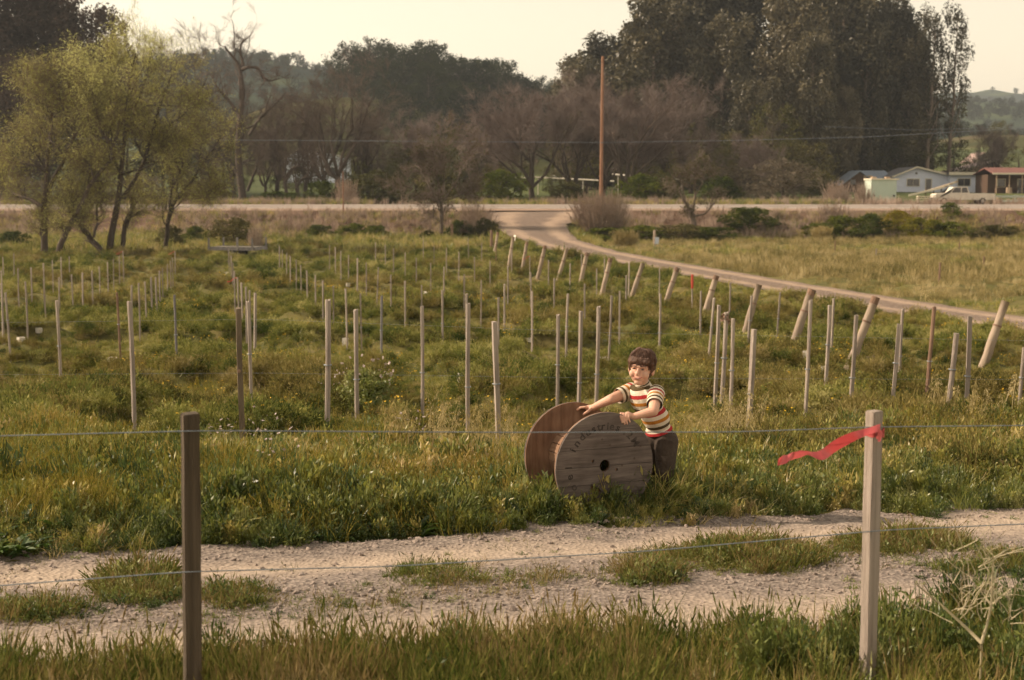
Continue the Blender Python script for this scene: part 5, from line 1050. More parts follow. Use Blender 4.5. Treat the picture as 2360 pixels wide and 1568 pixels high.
# wraps round the post
for (z0, z1, wd) in ((-.004, .008, .022), (.020, -.002, .012)):
    a = np.linspace(0, 2 * np.pi, 33); sq = .0345 / np.maximum(np.abs(np.cos(a - R(30))), np.abs(np.sin(a - R(30)))) * .72; zc = z0 + (z1 - z0) * (np.cos(a + 2.2) * .5 + .5)
    c = np.stack([sq * np.cos(a), sq * np.sin(a), zc], 1); MB().add(np.concatenate([c - [0, 0, wd / 2], c + [0, 0, wd / 2]]), [(i, i + 1, 34 + i, 33 + i) for i in range(32)]).build('wrap', M_RED, tapeL, True)
for pts in ([((2110, 500), (2160, 540)), ((2080, 600), (2130, 640)), ((2040, 680), (2075, 700))], [((2130, 540), (2180, 560)), ((2100, 650), (2160, 650)), ((2075, 740), (2130, 745))]):
    u_ = [tp(*c[0], -.066) for c in pts]; l_ = [tp(*c[1], -.064) for c in pts]; MB().add(np.array(u_ + l_), [(0, 1, 4, 3), (1, 2, 5, 4)]).build('tape_end', M_RED, tapeL, True)

# ================================================================== POLES, TRAILER, BUILDINGS
M_POLE = mat_solid('utility pole wood', (.20, .10, .06), (.30, .165, .10), 2, .9, (2, 2, .2), .3)
d = 142.0; b = at(1384, d); top = P(1389, 130, d); e = thing('utility_pole', 'tall reddish brown utility pole rising from the dry reeds', 'utility pole', b)
MB().tube([(0, 0, -.5), (top.x - b[0], 0, top.z - b[2])], [.19, .13], 10).build('shaft', M_POLE, e)
zt = top.z - b[2]; MB().box((top.x - b[0], -.15, zt - .5), (.12, .1, .3)).build('bracket', M_POLE, e)
pz = P(1386, 329, d); MB().tube([(pz.x - b[0], -.1, pz.z - b[2]), (pz.x - b[0], -.28, pz.z - b[2])], .05, 6).build('cable_clamp', M_STAKE_G, e)
cab = [P(-500, 300, 139), P(0, 318, 140), P(400, 322, 141), P(1386, 329, d - .3), P(1700, 324, 143), P(2000, 316, 144), P(2360, 296, 146), P(2800, 262, 148)]
tag(MB().tube(np.array(cab), .024, 4).build('overhead_cable', mat_solid('cable', (.12, .13, .16), (.16, .18, .21), 5, .6, bump=0)), 'thin dark overhead cable clamped to the utility pole', 'cable')
tag(MB().tube(np.array([P(1900, 292, 190), P(2100, 300, 190), P(2360, 293, 190), P(2800, 275, 190)]), .02, 4).build('overhead_cable', bpy.data.materials['cable']), 'faint cable running above the houses beside the grove', 'cable')
e = thing('fence_post', 'thin reddish fence post at the edge of the paved road', 'post', at(793, 123.5)); MB().tube([(0, 0, -.3), (0, 0, P(793, 395, 123.5).z - at(793, 123.5)[2])], .055, 8).build('shaft', M_POLE, e); MB().tube([(-.09, -.06, 2.9), (.09, -.06, 2.9)], .02, 5).build('nail_bar', M_STAKE_G, e)
e = thing('gate_post', 'dark square gate post right of the small roadside tree', 'post', at(1042, 112)); MB().box((0, 0, .55), (.2, .2, 1.7)).build('shaft', M_CREO, e); MB().box((0, 0, 1.42), (.24, .24, .05)).build('cap', M_CREO, e)
g = at(1508, 104); e = thing('marked_post', 'short post with blue and white marker in the grass', 'post', g); MB().tube([(0, 0, -.3), (0, 0, 1.2)], [.11, .1], 8).build('shaft', M_POST, e); M_BLU = mat_solid('blue white marker', (.35, .42, .55), (.6, .62, .66), 12, .6); MB().box((.16, -.12, .45), (.28, .03, .5)).build('marker', M_BLU, e)
for k, (x, y0, y1, lab) in enumerate(((1210, 70, 130, 'thin pale stake standing alone in the dry meadow'), (890, 10, 80, 'thin grey stake in the dry meadow near the dark bushes'), (1700, 180, 330, 'dark stake wrapped in weeds in the dry meadow'), (2045, 130, 205, 'dark short stake in the dry meadow'), (1855, 20, 85, 'dark thin stake below the end of the bush row'))):
    f = nat((1800, 600), 3.105); px, py = f(x, y1); g = px_ground(px, py + 3); h = P(*f(x, y0), g.y).z - g.z; e = thing('meadow_stake', lab, 'stake', g); MB().tube([(0, 0, -.2), (.02, 0, h)], [.045, .04], 6).build('shaft', M_STAKE if k == 0 else M_CREO, e); MB().tube([(.02, 0, h), (.02, 0, h + .02)], .05, 6).build('cap', M_STAKE if k == 0 else M_CREO, e)
# white rails behind the road
M_WPAINT = mat_solid('old white paint', (.55, .50, .42), (.68, .62, .53), 4, .8)
for lab, pts, posts in (('white pole rail on posts right of the utility pole', [(1412, 402, 178), (1580, 415, 166)], (.08, .42, .8, .95)), ('white rail seen through the mauve trees', [(1060, 413, 190), (1240, 409, 186), (1415, 418, 180)], (.2, .5, .8))):
    q = [P(*p) for p in pts]; e = thing('white_rail', lab, 'rail', (q[0].x, q[0].y, gz(q[0].x, q[0].y))); o = e.location; MB().tube(np.array([v - o for v in q]), .09, 8).build('rail', M_WPAINT, e)
    s = np.linspace(0, 1, len(q))
    for t in posts:
        v = np.array([np.interp(t, s, [a[k] for a in q]) for k in range(3)]); g = gz(v[0], v[1]); MB().tube([(v[0] - o.x, v[1] - o.y, g - o.z - .1), (v[0] - o.x, v[1] - o.y, v[2] - o.z)], .06, 6).build('post', M_WPAINT, e)
# flat trailer with corner uprights at the end of the rows
M_TRAIL = mat_solid('grey trailer boards', (.14, .13, .13), (.26, .235, .22), 3, .85, (1, 6, 1), .3); M_DECK = mat_solid('pale deck boards', (.42, .35, .27), (.56, .48, .38), 4, .9, (8, 1, 1)); M_TYRE = mat_solid('tyre', (.015, .015, .015), (.03, .03, .03), 5, .9)
d = 88.0; q = P(548, 576, d); g = gz(q.x, d); hb = q.z - g
e = thing('flat_trailer', 'flat grey farm trailer with corner uprights in the tall grass', 'trailer', (q.x, d, g), R(-14))
W_ = 122 / FPX * d; wl_ = W_ * .95
for k in range(7): MB().box((0, -.75 + k * .25, hb + .17), (wl_ - .06, .235, .04)).build('deck_board', M_DECK, e)
for s in (-1, 1): MB().box((0, s * .95, hb + .1), (wl_, .08, .22)).build('side_beam', M_TRAIL, e)
for s in (-1, 1): MB().box((s * (wl_ / 2 - .045), 0, hb + .1), (.08, 1.82, .2)).build('end_beam', M_TRAIL, e)
for sx in (-1, 1):
    for sy in (-1, 1): MB().box((sx * (wl_ / 2 - .12), sy * 1.03, hb + .38), (.1, .07, .75)).build('upright', M_TRAIL, e)
MB().box((.45, -1.03, hb + .4), (.12, .07, .8)).build('upright', M_TRAIL, e)
MB().tube([(0, -.8, hb - .2), (0, .8, hb - .2)], .05, 8).build('axle', M_TRAIL, e)
for s in (-1, 1):
    a = np.linspace(0, 2 * np.pi, 21); wq = MB().tube(np.stack([.24 * np.cos(a), np.full(21, s * .8), hb - .2 + .24 * np.sin(a)], 1), .09, 8, False).build('wheel', M_TYRE, e); MB().tube([(0, s * .8 - .05, hb - .2), (0, s * .8 + .05, hb - .2)], .16, 12).build('rim', M_TRAIL, wq)

# ---- farm buildings
M_WALLW = mat_solid('white siding', (.62, .66, .78), (.72, .76, .86), 2, .8, (8, 8, .4)); M_TRIM = mat_solid('cream trim', (.55, .50, .38), (.66, .60, .46), 3, .8); M_ROOFG = mat_solid('grey shingle', (.10, .095, .10), (.15, .145, .15), 3, .95, bump=.3); M_ROOFB = mat_solid('blue grey tin roof', (.20, .24, .30), (.27, .31, .37), 2, .6, (6, .5, .5)); M_ROOFP = mat_solid('pinkish shingle', (.36, .25, .23), (.45, .33, .29), 2, .9); M_ROOFR = mat_solid('red brown roof', (.13, .06, .05), (.19, .085, .07), 2, .9)
M_BARN = mat_solid('brown barn boards', (.075, .045, .03), (.12, .075, .05), 2, .95, (6, 6, .3)); M_GREEN = mat_solid('pale green paint', (.46, .53, .45), (.55, .61, .52), 2, .8, (4, 4, .4)); M_GLASS = mat_solid('dark window glass', (.03, .03, .035), (.06, .055, .055), 2, .15, bump=0, spec=.6); M_CREAM = mat_solid('cream boards', (.62, .54, .42), (.72, .64, .5), 3, .8); M_TAN = mat_solid('tan boards', (.34, .25, .17), (.44, .33, .23), 3, .9)
def window(e, x, z, w_, h_, y, n=2):
    f = MB().box((x, y - .03, z), (w_ + .14, .06, h_ + .14)).build('window', M_TRIM, e)
    for k in range(n): MB().box((x - w_ / 2 + w_ * (k + .5) / n, y - .075, z), (w_ / n - .06, .03, h_)).build('pane', M_GLASS, f)
def house(label, px0, px1, d, yb, ye, yr, wallm, roofm, depth=8.0, ov=.35, name='house', rid=.5, trim=True):
    """gable end towards the camera: width, eave and ridge heights from the photo"""
    x0, x1 = (px0 - CX) / FPX * d, (px1 - CX) / FPX * d; cx = (x0 + x1) / 2; w_ = x1 - x0; g = gz(cx, d); he = P(CX, ye, d).z - g; hr = P(CX, yr, d).z - g; r = (rid - .5) * w_
    e = thing(name, label, 'house' if name == 'house' else name, (cx, d, g))
    MB().prism([(-w_ / 2, -.6), (w_ / 2, -.6), (w_ / 2, he), (r, hr), (-w_ / 2, he)], 0, depth).build('wall', wallm, e)
    sl, sr = (hr - he) / (r + w_ / 2), (hr - he) / (w_ / 2 - r); rf = MB()
    rf.prism([(-w_ / 2 - ov, he - ov * sl + .03), (r, hr + .03), (r, hr + .17), (-w_ / 2 - ov, he - ov * sl + .17)], -ov, depth + ov); rf.prism([(r + .002, hr + .03), (w_ / 2 + ov, he - ov * sr + .03), (w_ / 2 + ov, he - ov * sr + .17), (r + .002, hr + .17)], -ov, depth + ov)
    ro = rf.build('roof', roofm, e)
    if trim:
        for s, a, b in ((0, (-w_ / 2 - ov, he - ov * sl), (r, hr)), (1, (r, hr), (w_ / 2 + ov, he - ov * sr))): MB().prism([(a[0], a[1] - .02), (b[0], b[1] - .02), (b[0], b[1] + .2), (a[0], a[1] + .2)], -ov - .06, -ov - .004).build('fascia', M_TRIM, ro)
    return e, w_, he, hr
e, w_, he, hr = house('white gabled house with cream trim right of the green shed', 2056, 2186, 200, 447, 407, 387, M_WALLW, M_ROOFG, 9, .5, rid=.38)
window(e, -w_ * .17, he * .62, 1.7, .95, 0, 2); window(e, w_ * .1, 1.0, .8, 1.7, 0, 1); MB().box((-w_ * .12, -.03, hr - .75), (.3, .05, .3)).build('vent', M_GLASS, e)
x0, x1, d = (2183 - CX) / FPX * 199, (2281 - CX) / FPX * 199, 199; cx = (x0 + x1) / 2; g = gz(cx, d); w2 = x1 - x0; h2 = P(CX, 403, d).z - g
e = thing('house_wing', 'low white wing with flat cream eave beside the gabled house', 'house', (cx, d, g)); MB().box((0, 3.5, h2 / 2 - .3), (w2, 7, h2 + .6)).build('wall', M_WALLW, e); ro = MB().box((0, 3.3, h2 + .16), (w2 + .7, 8, .3)).build('roof', M_ROOFG, e); MB().box((0, -.74, h2 + .14), (w2 + .74, .05, .4)).build('fascia', M_TRIM, ro)
window(e, -w2 * .17, h2 * .58, 1.7, .95, 0, 2); window(e, w2 * .36, h2 * .5, .75, .9, 0, 1)
e, w_, he, hr = house('dark brown barn with blue grey tin roof', 1938, 2014, 196, 447, 425, 396, M_BARN, M_ROOFB, 6, .3, 'barn', .5, False)
MB().box((w_ * .25, -.04, 1.2), (1.2, .08, 2.2)).build('door', M_TAN, e); MB().box((-w_ * .2, -.04, 1.4), (.7, .06, .7)).build('window', M_GLASS, e)
x0, x1, d = (1985 - CX) / FPX * 200, (2066 - CX) / FPX * 200, 203; cx = (x0 + x1) / 2; g = gz(cx, d); e = thing('barn_shed', 'shed with sloping blue grey tin roof joining barn and house', 'shed', (cx, d, g)); h1, h3 = P(CX, 395, 206).z - g, P(CX, 420, 201).z - g
MB().box((0, 2.5, h3 / 2 - .3), (x1 - x0, 5, h3 + .6)).build('wall', M_BARN, e); MB().prism([(-.5, h3), (4.5, h1), (4.5, h1 + .12), (-.5, h3 + .12)], -(x1 - x0) / 2, (x1 - x0) / 2, ((0, 1, 0), (0, 0, 1), (1, 0, 0))).build('roof', M_ROOFB, e)
d = 150; x0, x1 = (2003 - CX) / FPX * d, (2062 - CX) / FPX * d; cx = (x0 + x1) / 2; g = gz(cx, d); w_ = x1 - x0; h_ = P(CX, 415, d).z - g
e = thing('green_shed', 'boxy pale green shed standing close behind the paved road', 'shed', (cx, d, g), R(4)); MB().box((0, 1.1, h_ / 2 - .2), (w_, 2.2, h_ + .4)).build('wall', M_GREEN, e); MB().box((.06, 1.1, h_ + .08), (w_ + .3, 2.5, .14)).build('roof', M_CREAM, e)
for s in (-.38, .4): MB().box((s * w_, -.03, h_ * .3), (.17, .06, .2)).build('hinge', M_GLASS, e)
for s in (-.3, .25): MB().box((s * w_, 1.0, h_ + .24), (.45, .5, .18)).build('roof_block', M_TAN, e)
e, w_, he, hr = house('house with pinkish shingle roof behind the white wing', 2195, 2318, 232, 447, 398, 374, M_TAN, M_ROOFP, 9, .5, rid=.7)
MB().box((w_ * .15, -.03, he * .6), (1.2, .06, .9)).build('window', M_GLASS, e)
e, w_, he, hr = house('small distant house with bright cream gable above the pinkish roof', 2238, 2284, 285, 447, 372, 353, M_CREAM, M_ROOFP, 8, .3, trim=False)
MB().box((.2, -.03, he + .1), (1.7, .06, .7)).build('window', M_GLASS, e)
d = 188; x0, x1 = (2283 - CX) / FPX * d, (2440 - CX) / FPX * d; cx = (x0 + x1) / 2; w_ = x1 - x0; g = gz(cx, d); he = P(CX, 402, d).z - g; hr = P(CX, 389, d + 3).z - g
e = thing('porch_house', 'house with red brown roof over a cluttered porch', 'house', (cx, d, g)); MB().box((0, 4.8, he / 2 - .3), (w_, 5, he + .6)).build('wall', M_BARN, e)
MB().prism([(-.6, he), (3, hr), (3, hr + .14), (-.6, he + .12)], -w_ / 2 - .3, w_ / 2 + .3, ((0, 1, 0), (0, 0, 1), (1, 0, 0))).prism([(3.002, hr), (7.5, he), (7.5, he + .12), (3.002, hr + .14)], -w_ / 2 - .3, w_ / 2 + .3, ((0, 1, 0), (0, 0, 1), (1, 0, 0))).build('roof', M_ROOFR, e); MB().box((0, -.64, he + .07), (w_ + .7, .06, .22)).build('fascia', M_CREAM, e)
for k in range(6): MB().tube([(-w_ / 2 + .3 + k * (w_ - .6) / 5, -.3, -.4), (-w_ / 2 + .3 + k * (w_ - .6) / 5, -.3, he)], .07, 6).build('porch_post', M_TAN, e)
for k in range(3): window(e, -w_ * .3 + k * w_ * .3, he * .55, 1.0, 1.0, 2.3, 1)
MB().box((0, -.3, .9), (w_ - .6, .06, .1)).build('railing', M_BARN, e)
for k in range(5): tag(MB().box((cx - w_ * .4 + k * 1.5, d + .9, g + .35), (.7, .5, .7 + .2 * (k % 3)), taper=.85).build('porch_box', [M_BARN, M_TAN, M_ROOFG][k % 3]), 'dark bin standing on the porch of the red roofed house', 'bin', 'bins on the porch')
# cream pickup parked behind the road
M_TRUCK = mat_solid('faded cream paint', (.58, .52, .43), (.68, .61, .51), 2, .5, bump=0, spec=.5); M_CHR = mat_solid('dull chrome', (.4, .4, .4), (.5, .5, .5), 5, .3, metal=.8, bump=0)
d = 141.5; q = at(2205, d); e = thing('pickup_truck', 'cream pickup truck parked side on behind the paved road', 'pickup truck', q, R(0))
bm_ = [(-2.6, .45), (-2.6, .95), (-2.45, 1.08), (-1.15, 1.15), (-.75, 1.72), (.55, 1.75), (.75, 1.12), (3.3, 1.08), (3.3, .45)]
MB().prism(bm_, -.85, .85).build('body', M_TRUCK, e)
MB().prism([(-1.02, 1.17), (-.68, 1.64), (-.1, 1.66), (-.1, 1.17)], -.862, -.84).build('side_window', M_GLASS, e); MB().prism([(0, 1.17), (0, 1.66), (.48, 1.67), (.62, 1.17)], -.862, -.84).build('side_window', M_GLASS, e)
MB().box((-2.62, 0, .6), (.12, 1.7, .16)).build('bumper', M_CHR, e); MB().box((-2.63, -.6, .85), (.06, .2, .16)).build('headlight', M_CHR, e); MB().box((.1, -.87, .95), (.2, .03, .05)).build('door_handle', M_CHR, e)
for sx in (-1.7, 2.1):
    for sy in (-1, 1): a = np.linspace(0, 6.2832, 21); wq = MB().tube(np.stack([sx + .25 * np.cos(a), np.full(21, sy * .78), .35 + .25 * np.sin(a)], 1), .1, 8, False).build('wheel', M_TYRE, e); MB().tube([(sx, sy * .78 - .06, .35), (sx, sy * .78 + .06, .35)], .17, 12).build('rim', M_CHR, wq)
# stacks of white boards, low fences, tan lumber
for lab, px0, px1, y0, y1, d, n, m in (('stack of long white boards left of the pickup truck', 2110, 2182, 452, 466, 145, 4, M_CREAM), ('low white board fence left of the green shed', 1916, 1962, 448, 460, 160, 2, M_CREAM)):
    x0, x1 = (px0 - CX) / FPX * d, (px1 - CX) / FPX * d; g = gz((x0 + x1) / 2, d); e = thing('board_stack', lab, 'boards', ((x0 + x1) / 2, d, g)); ztop = P(CX, y0, d).z - g
    for k in range(n): MB().box((rk.normal(0, .1), k * .12 * (n > 3), max(.1, ztop) * (k + .6) / n), (x1 - x0, .1 + .5 * (n > 3), max(.1, ztop) / n * .55), np.array(Matrix.Rotation(R(rk.normal(0, 1.5)), 3, 'Y'))).build('board', m, e)
    for s in (-.42, .42): MB().box((s * (x1 - x0), .3 * (n > 3), max(.1, ztop) / 2 - .2), (.1, .14, max(.1, ztop) + .3)).build('post', M_TAN, e)
d = 165; q = at(2150, d); e = thing('lumber_pile', 'slanting pile of pale lumber in front of the gabled house', 'lumber', q)
for k in range(6): MB().box((k * .35 - 1, k * .1, .75 + .1 * k), (4.2, .12, .2), np.array(Matrix.Rotation(R(-13 - k), 3, 'Y'))).build('plank', [M_CREAM, M_TAN][k % 2], e)
for k in range(3): MB().box((k * .9 - 1, .3, .3), (.1, .1, 1.6)).build('prop', M_BARN, e)
q = at(2335, 141); e = thing('teal_rail', 'low pale teal rail fence right of the pickup truck', 'rail', q)
for z in (.35, .8): MB().box((0, 0, z), (4.2, .06, .2)).build('board', M_GREEN, e)
for x in (-2, 0, 2): MB().box((x, .08, .4), (.1, .1, 1.1)).build('post', M_GREEN, e)
# buildings glimpsed through the trees at the left
e, w_, he, hr = house('long farm building with grey blue roof behind the bare oaks', 660, 800, 255, 440, 366, 336, M_WALLW, M_ROOFB, 8, .4, rid=.35)
for k in range(3): window(e, -w_ * .3 + k * w_ * .3, he * .5, 1.2, 1.0, 0, 1)
e, w_, he, hr = house('pale building half hidden behind the first willow', -40, 52, 260, 440, 325, 304, M_WALLW, M_ROOFP, 8, .4)
window(e, w_ * .2, he * .5, 1.2, 1.0, 0, 1)

# ================================================================== CABLE SPOOL
from mathutils.geometry import tessellate_polygon
import bmesh
def mat_wood(name, c1, c2, c3, grain=(1, 1, 12), sc=3.0):
    m, nt, o = newmat(name); b = nt.nodes.new('ShaderNodeBsdfPrincipled'); b.inputs['Roughness'].default_value = .9; b.inputs['Specular IOR Level'].default_value = .2
    tc = nt.nodes.new('ShaderNodeTexCoord'); mp = nt.nodes.new('ShaderNodeMapping'); mp.inputs['Scale'].default_value = grain; nt.links.new(tc.outputs['Object'], mp.inputs[0])
    n = noise(nt, sc, 6, mp.outputs[0], .65); n2 = noise(nt, 4.0, 4, tc.outputs['Object']); r = ramp(nt, [(.28, c1), (.5, c2), (.74, c3)]); nt.links.new(n.outputs[0], r.inputs[0])
    r2 = ramp(nt, [(.3, (.62, .6, .6)), (.65, (1.1, 1.1, 1.1))]); nt.links.new(n2.outputs[0], r2.inputs[0]); c = mixc(nt, 1.0, r.outputs[0], r2.outputs[0], 'MULTIPLY'); nt.links.new(c, b.inputs['Base Color'])
    bp = nt.nodes.new('ShaderNodeBump'); bp.inputs['Strength'].default_value = .5; bp.inputs['Distance'].default_value = .004; nt.links.new(n.outputs[0], bp.inputs['Height']); nt.links.new(bp.outputs[0], b.inputs['Normal'])
    nt.links.new(b.outputs[0], o.inputs[0]); return m
M_SPW = mat_wood('weathered spool planks', (.072, .056, .048), (.13, .104, .09), (.20, .165, .143), (1.2, 1, 14))
M_SPI = mat_wood('spool plywood', (.14, .075, .045), (.23, .135, .085), (.31, .195, .13), (9, 1, 1.0))
M_INK = mat_solid('faded black stencil', (.022, .017, .014), (.075, .059, .05), 34, .95, bump=0); M_BOLT = mat_solid('rusty bolt', (.05, .035, .03), (.1, .07, .05), 30, .7)
TH = R(23); RS = .311
Cf = P(1392, 1073, 8.1); spool = thing('cable_spool', 'round wooden cable spool with faded stencilled lettering beside the child', 'cable spool', (0, 0, 0), TH)
spool.location = Vector((Cf.x, Cf.y, gz(Cf.x, Cf.y) - 0)); SZ = Cf.z - spool.location.z
def plate(loops, y0, y1, name, mat, parent):
    """flat piece with holes: loops of (x, z), the first is the outline"""
    l3 = [[Vector((p[0], p[1], 0)) for p in l] for l in loops]; tris = tessellate_polygon(l3); flat = [p for l in loops for p in l]; n = len(flat)
    V = [(p[0], y0, p[1]) for p in flat] + [(p[0], y1, p[1]) for p in flat]; T = [tuple(t) for t in tris] + [(t[0] + n, t[2] + n, t[1] + n) for t in tris]; Q = []; o = 0
    for l in loops:
        k = len(l); Q += [(o + i, o + (i + 1) % k, n + o + (i + 1) % k, n + o + i) for i in range(k)]; o += k
    me = MB().add(V, Q, T).mesh(name, mat); bm = bmesh.new(); bm.from_mesh(me); bmesh.ops.recalc_face_normals(bm, faces=bm.faces); bm.to_mesh(me); bm.free(); return obj(name, me, parent)
def circ(r, n, cx=0, cz=0, rx=1.0, rot=0): return [(cx + math.cos(rot) * r * rx * math.cos(a) - math.sin(rot) * r * math.sin(a), cz + math.sin(rot) * r * rx * math.cos(a) + math.cos(rot) * r * math.sin(a)) for a in [2 * math.pi * k / n for k in range(n)]]
HR = .034; slot = circ(.017, 16, -.058, -.135, 2.2, R(-28))
bolts = [(-.078, .032), (.075, -.028)]
edges_z = [-RS, -.21, -.105, 0, .102, .208, RS]; gap = .0012
def flange(yc, sgn, holes):
    inner0, inner1 = sorted((yc - sgn * .0, yc + sgn * .009)); lp = [circ(RS, 96)[::1], circ(HR, 24)[::-1]] + ([slot[::-1]] if holes else [])
    lp = [[(x, z + SZ) for x, z in l] for l in lp]; fl = plate(lp, inner0, inner1, 'flange', M_SPI, spool)
    o0, o1 = sorted((yc - sgn * .0005, yc - sgn * .0125))
    for z0, z1 in zip(edges_z[:-1], edges_z[1:]):
        z0 += gap; z1 -= gap; zs = np.linspace(z0, z1, 14); R_ = RS + rk.normal(0, .0012); out = [(math.sqrt(max(R_ * R_ - z * z, 1e-6)), z) for z in zs] + [(-math.sqrt(max(R_ * R_ - z * z, 1e-6)), z) for z in zs[::-1]]
        if abs(z0) < .01 or abs(z1) < .01:         # half of the centre hole
            zz = z0 if abs(z0) < .01 else z1; s = 1 if abs(z0) < .01 else -1; arc = [(HR * math.cos(a) * -1, zz + s * HR * math.sin(a)) for a in np.linspace(0, math.pi, 13)]
            if s > 0: out = out + arc
            else: k = 14; out = out[:k] + [(-x, z) for x, z in arc] + out[k:]
        hl = [slot[::-1]] if holes and z0 < -.135 < z1 else []
        hl += [circ(.0095, 10, bx, bz)[::-1] for bx, bz in bolts if holes and z0 < bz - .009 and bz + .009 < z1]
        plate([[(x, z + SZ) for x, z in l] for l in [out] + hl], o0 - (.0008 * rk.uniform(0, 1)), o1, 'plank', M_SPW, fl)
    return fl
flF = flange(0.0, 1, True); LEN = .43; flB = flange(LEN, -1, False)
st = MB()
for k in range(18):
    a = k * 2 * math.pi / 18; c, s = math.cos(a), math.sin(a); st.box((.15 * c, LEN / 2, SZ + .15 * s), (.016, LEN - .022, .05), np.array(Matrix.Rotation(-a, 3, 'Y')))
st.build('drum', M_SPI, spool)
for bx, bz in ((.03, .12), (-.085, -.105), (.11, -.005), (-.02, .155), (.19, .03), (.23, .1)): MB().tube([(bx, -.0105, bz + SZ), (bx, -.0155, bz + SZ)], .0065, 8).build('bolt', M_BOLT, flF)
def letters(items, size, rad, parent):
    mb = MB(); dg = None
    for ch, ang in items:
        cu = bpy.data.curves.new('glyph', 'FONT'); cu.body = ch; cu.size = size; cu.offset = .0014; cu.resolution_u = 3; to = bpy.data.objects.new('glyph', cu); COL.objects.link(to)
        bpy.context.view_layer.update(); me = bpy.data.meshes.new_from_object(to.evaluated_get(bpy.context.evaluated_depsgraph_get())); v = np.array([tuple(q.co) for q in me.vertices]); 
        if len(v):
            v[:, 0] -= (v[:, 0].min() + v[:, 0].max()) / 2; v[:, 0] *= 1.12; a = math.radians(ang); x = v[:, 0] * math.cos(a) + (v[:, 1] + rad) * math.sin(a); z = -v[:, 0] * math.sin(a) + (v[:, 1] + rad) * math.cos(a)
            V = np.stack([x, np.full(len(v), -.0146), z + SZ], 1); T = []; Q = []
            for p in me.polygons:
                ids = list(p.vertices)
                for i in range(1, len(ids) - 1): T.append((ids[0], ids[i], ids[i + 1]))
            mb.add(V, None, T)
        bpy.data.objects.remove(to); bpy.data.curves.remove(cu); bpy.data.meshes.remove(me)
    return mb.build('lettering', M_INK, parent)
items = [(c_, a_) for c_, a_ in zip('coel', (-139, -120, -103, -89))] + [(c_, a_) for c_, a_ in zip('industries', (-63, -52, -40, -29, -19, -10, -3, 4, 11, 21))] + [('.', 34), ('2', 43), ('M', 57)]
letters(items, .062, .212, flF)

# ================================================================== THE CHILD
def capsule(p0, p1, r0, r1, k=14, nh=4):
    p0, p1 = np.array(p0, float), np.array(p1, float); d = unit(p1 - p0); pts = []; rad = []
    for i in range(nh + 1): a = math.pi / 2 * (1 - i / nh); pts.append(p0 - d * r0 * math.sin(a)); rad.append(max(r0 * math.cos(a), 1e-4))
    for i in range(nh + 1): a = math.pi / 2 * i / nh; pts.append(p1 + d * r1 * math.sin(a)); rad.append(max(r1 * math.cos(a), 1e-4))
    return np.array(pts), np.array(rad)
def add_capsule(mb, p0, p1, r0, r1, k=14):
    pts, rad = capsule(p0, p1, r0, r1); d = unit(np.array(p1, float) - np.array(p0, float)); up = np.array([0, 0, 1.]) if abs(d[2]) < .9 else np.array([1., 0, 0]); a = unit(np.cross(d, up)); b = np.cross(d, a); an = np.arange(k) * 2 * np.pi / k
    V = pts[:, None] + rad[:, None, None] * (a * np.cos(an)[:, None] + b * np.sin(an)[:, None])[None]; n = len(pts); i = np.arange(n - 1)[:, None] * k; j = np.arange(k)[None]
    Q = np.stack([i + j, i + (j + 1) % k, i + k + (j + 1) % k, i + k + j], -1).reshape(-1, 4); mb.add(V.reshape(-1, 3), Q, [(0, q, q + 1) for q in range(1, k - 1)] + [((n - 1) * k, (n - 1) * k + q + 1, (n - 1) * k + q) for q in range(1, k - 1)])
def add_ell(mb, c, axes, radii, n=18, m=12):
    th = np.linspace(0, np.pi, m); ph = np.arange(n) * 2 * np.pi / n; A_ = [np.array(v, float) for v in axes]
    V = np.array([np.array(c) + A_[0] * radii[0] * max(math.sin(t), 1e-3) * math.cos(p) + A_[1] * radii[1] * max(math.sin(t), 1e-3) * math.sin(p) + A_[2] * radii[2] * math.cos(t) for t in th for p in ph])
    i = np.arange(m - 1)[:, None] * n; j = np.arange(n)[None]; Q = np.stack([i + j, i + (j + 1) % n, i + n + (j + 1) % n, i + n + j], -1).reshape(-1, 4); mb.add(V, Q, [(0, q, q + 1) for q in range(1, n - 1)] + [((m - 1) * n, (m - 1) * n + q + 1, (m - 1) * n + q) for q in range(1, n - 1)])
def blob(mb, name, mat, voxel, smooth=3, parent=None, cuts=()):
    """melt overlapping forms into one continuous skin"""
    me = mb.mesh(name); bm = bmesh.new(); bm.from_mesh(me); bmesh.ops.recalc_face_normals(bm, faces=bm.faces); bm.to_mesh(me); bm.free()
    o = obj(name, me); r = o.modifiers.new('r', 'REMESH'); r.mode = 'VOXEL'; r.voxel_size = voxel; r.use_smooth_shade = True
    s = o.modifiers.new('s', 'SMOOTH'); s.factor = .5; s.iterations = smooth
    bpy.context.view_layer.update(); ev = bpy.data.meshes.new_from_object(o.evaluated_get(bpy.context.evaluated_depsgraph_get())); o.modifiers.clear()
    if cuts:
        bm = bmesh.new(); bm.from_mesh(ev)
        for co, no in cuts: bmesh.ops.bisect_plane(bm, geom=bm.verts[:] + bm.edges[:] + bm.faces[:], plane_co=co, plane_no=no, clear_outer=True)
        bm.to_mesh(ev); bm.free()
    ev.name = name; ev.materials.clear(); ev.materials.append(mat); ev.polygons.foreach_set('use_smooth', np.ones(len(ev.polygons), bool)); o.data = ev
    if parent: o.parent = parent
    return o
M_SKIN = mat_solid('sunlit skin', (.48, .27, .19), (.56, .33, .235), 14, .6, bump=.03, spec=.3)
_b = M_SKIN.node_tree.nodes['Principled BSDF']; _b.inputs['Subsurface Weight'].default_value = .15; _b.inputs['Subsurface Radius'].default_value = (.012, .005, .003)
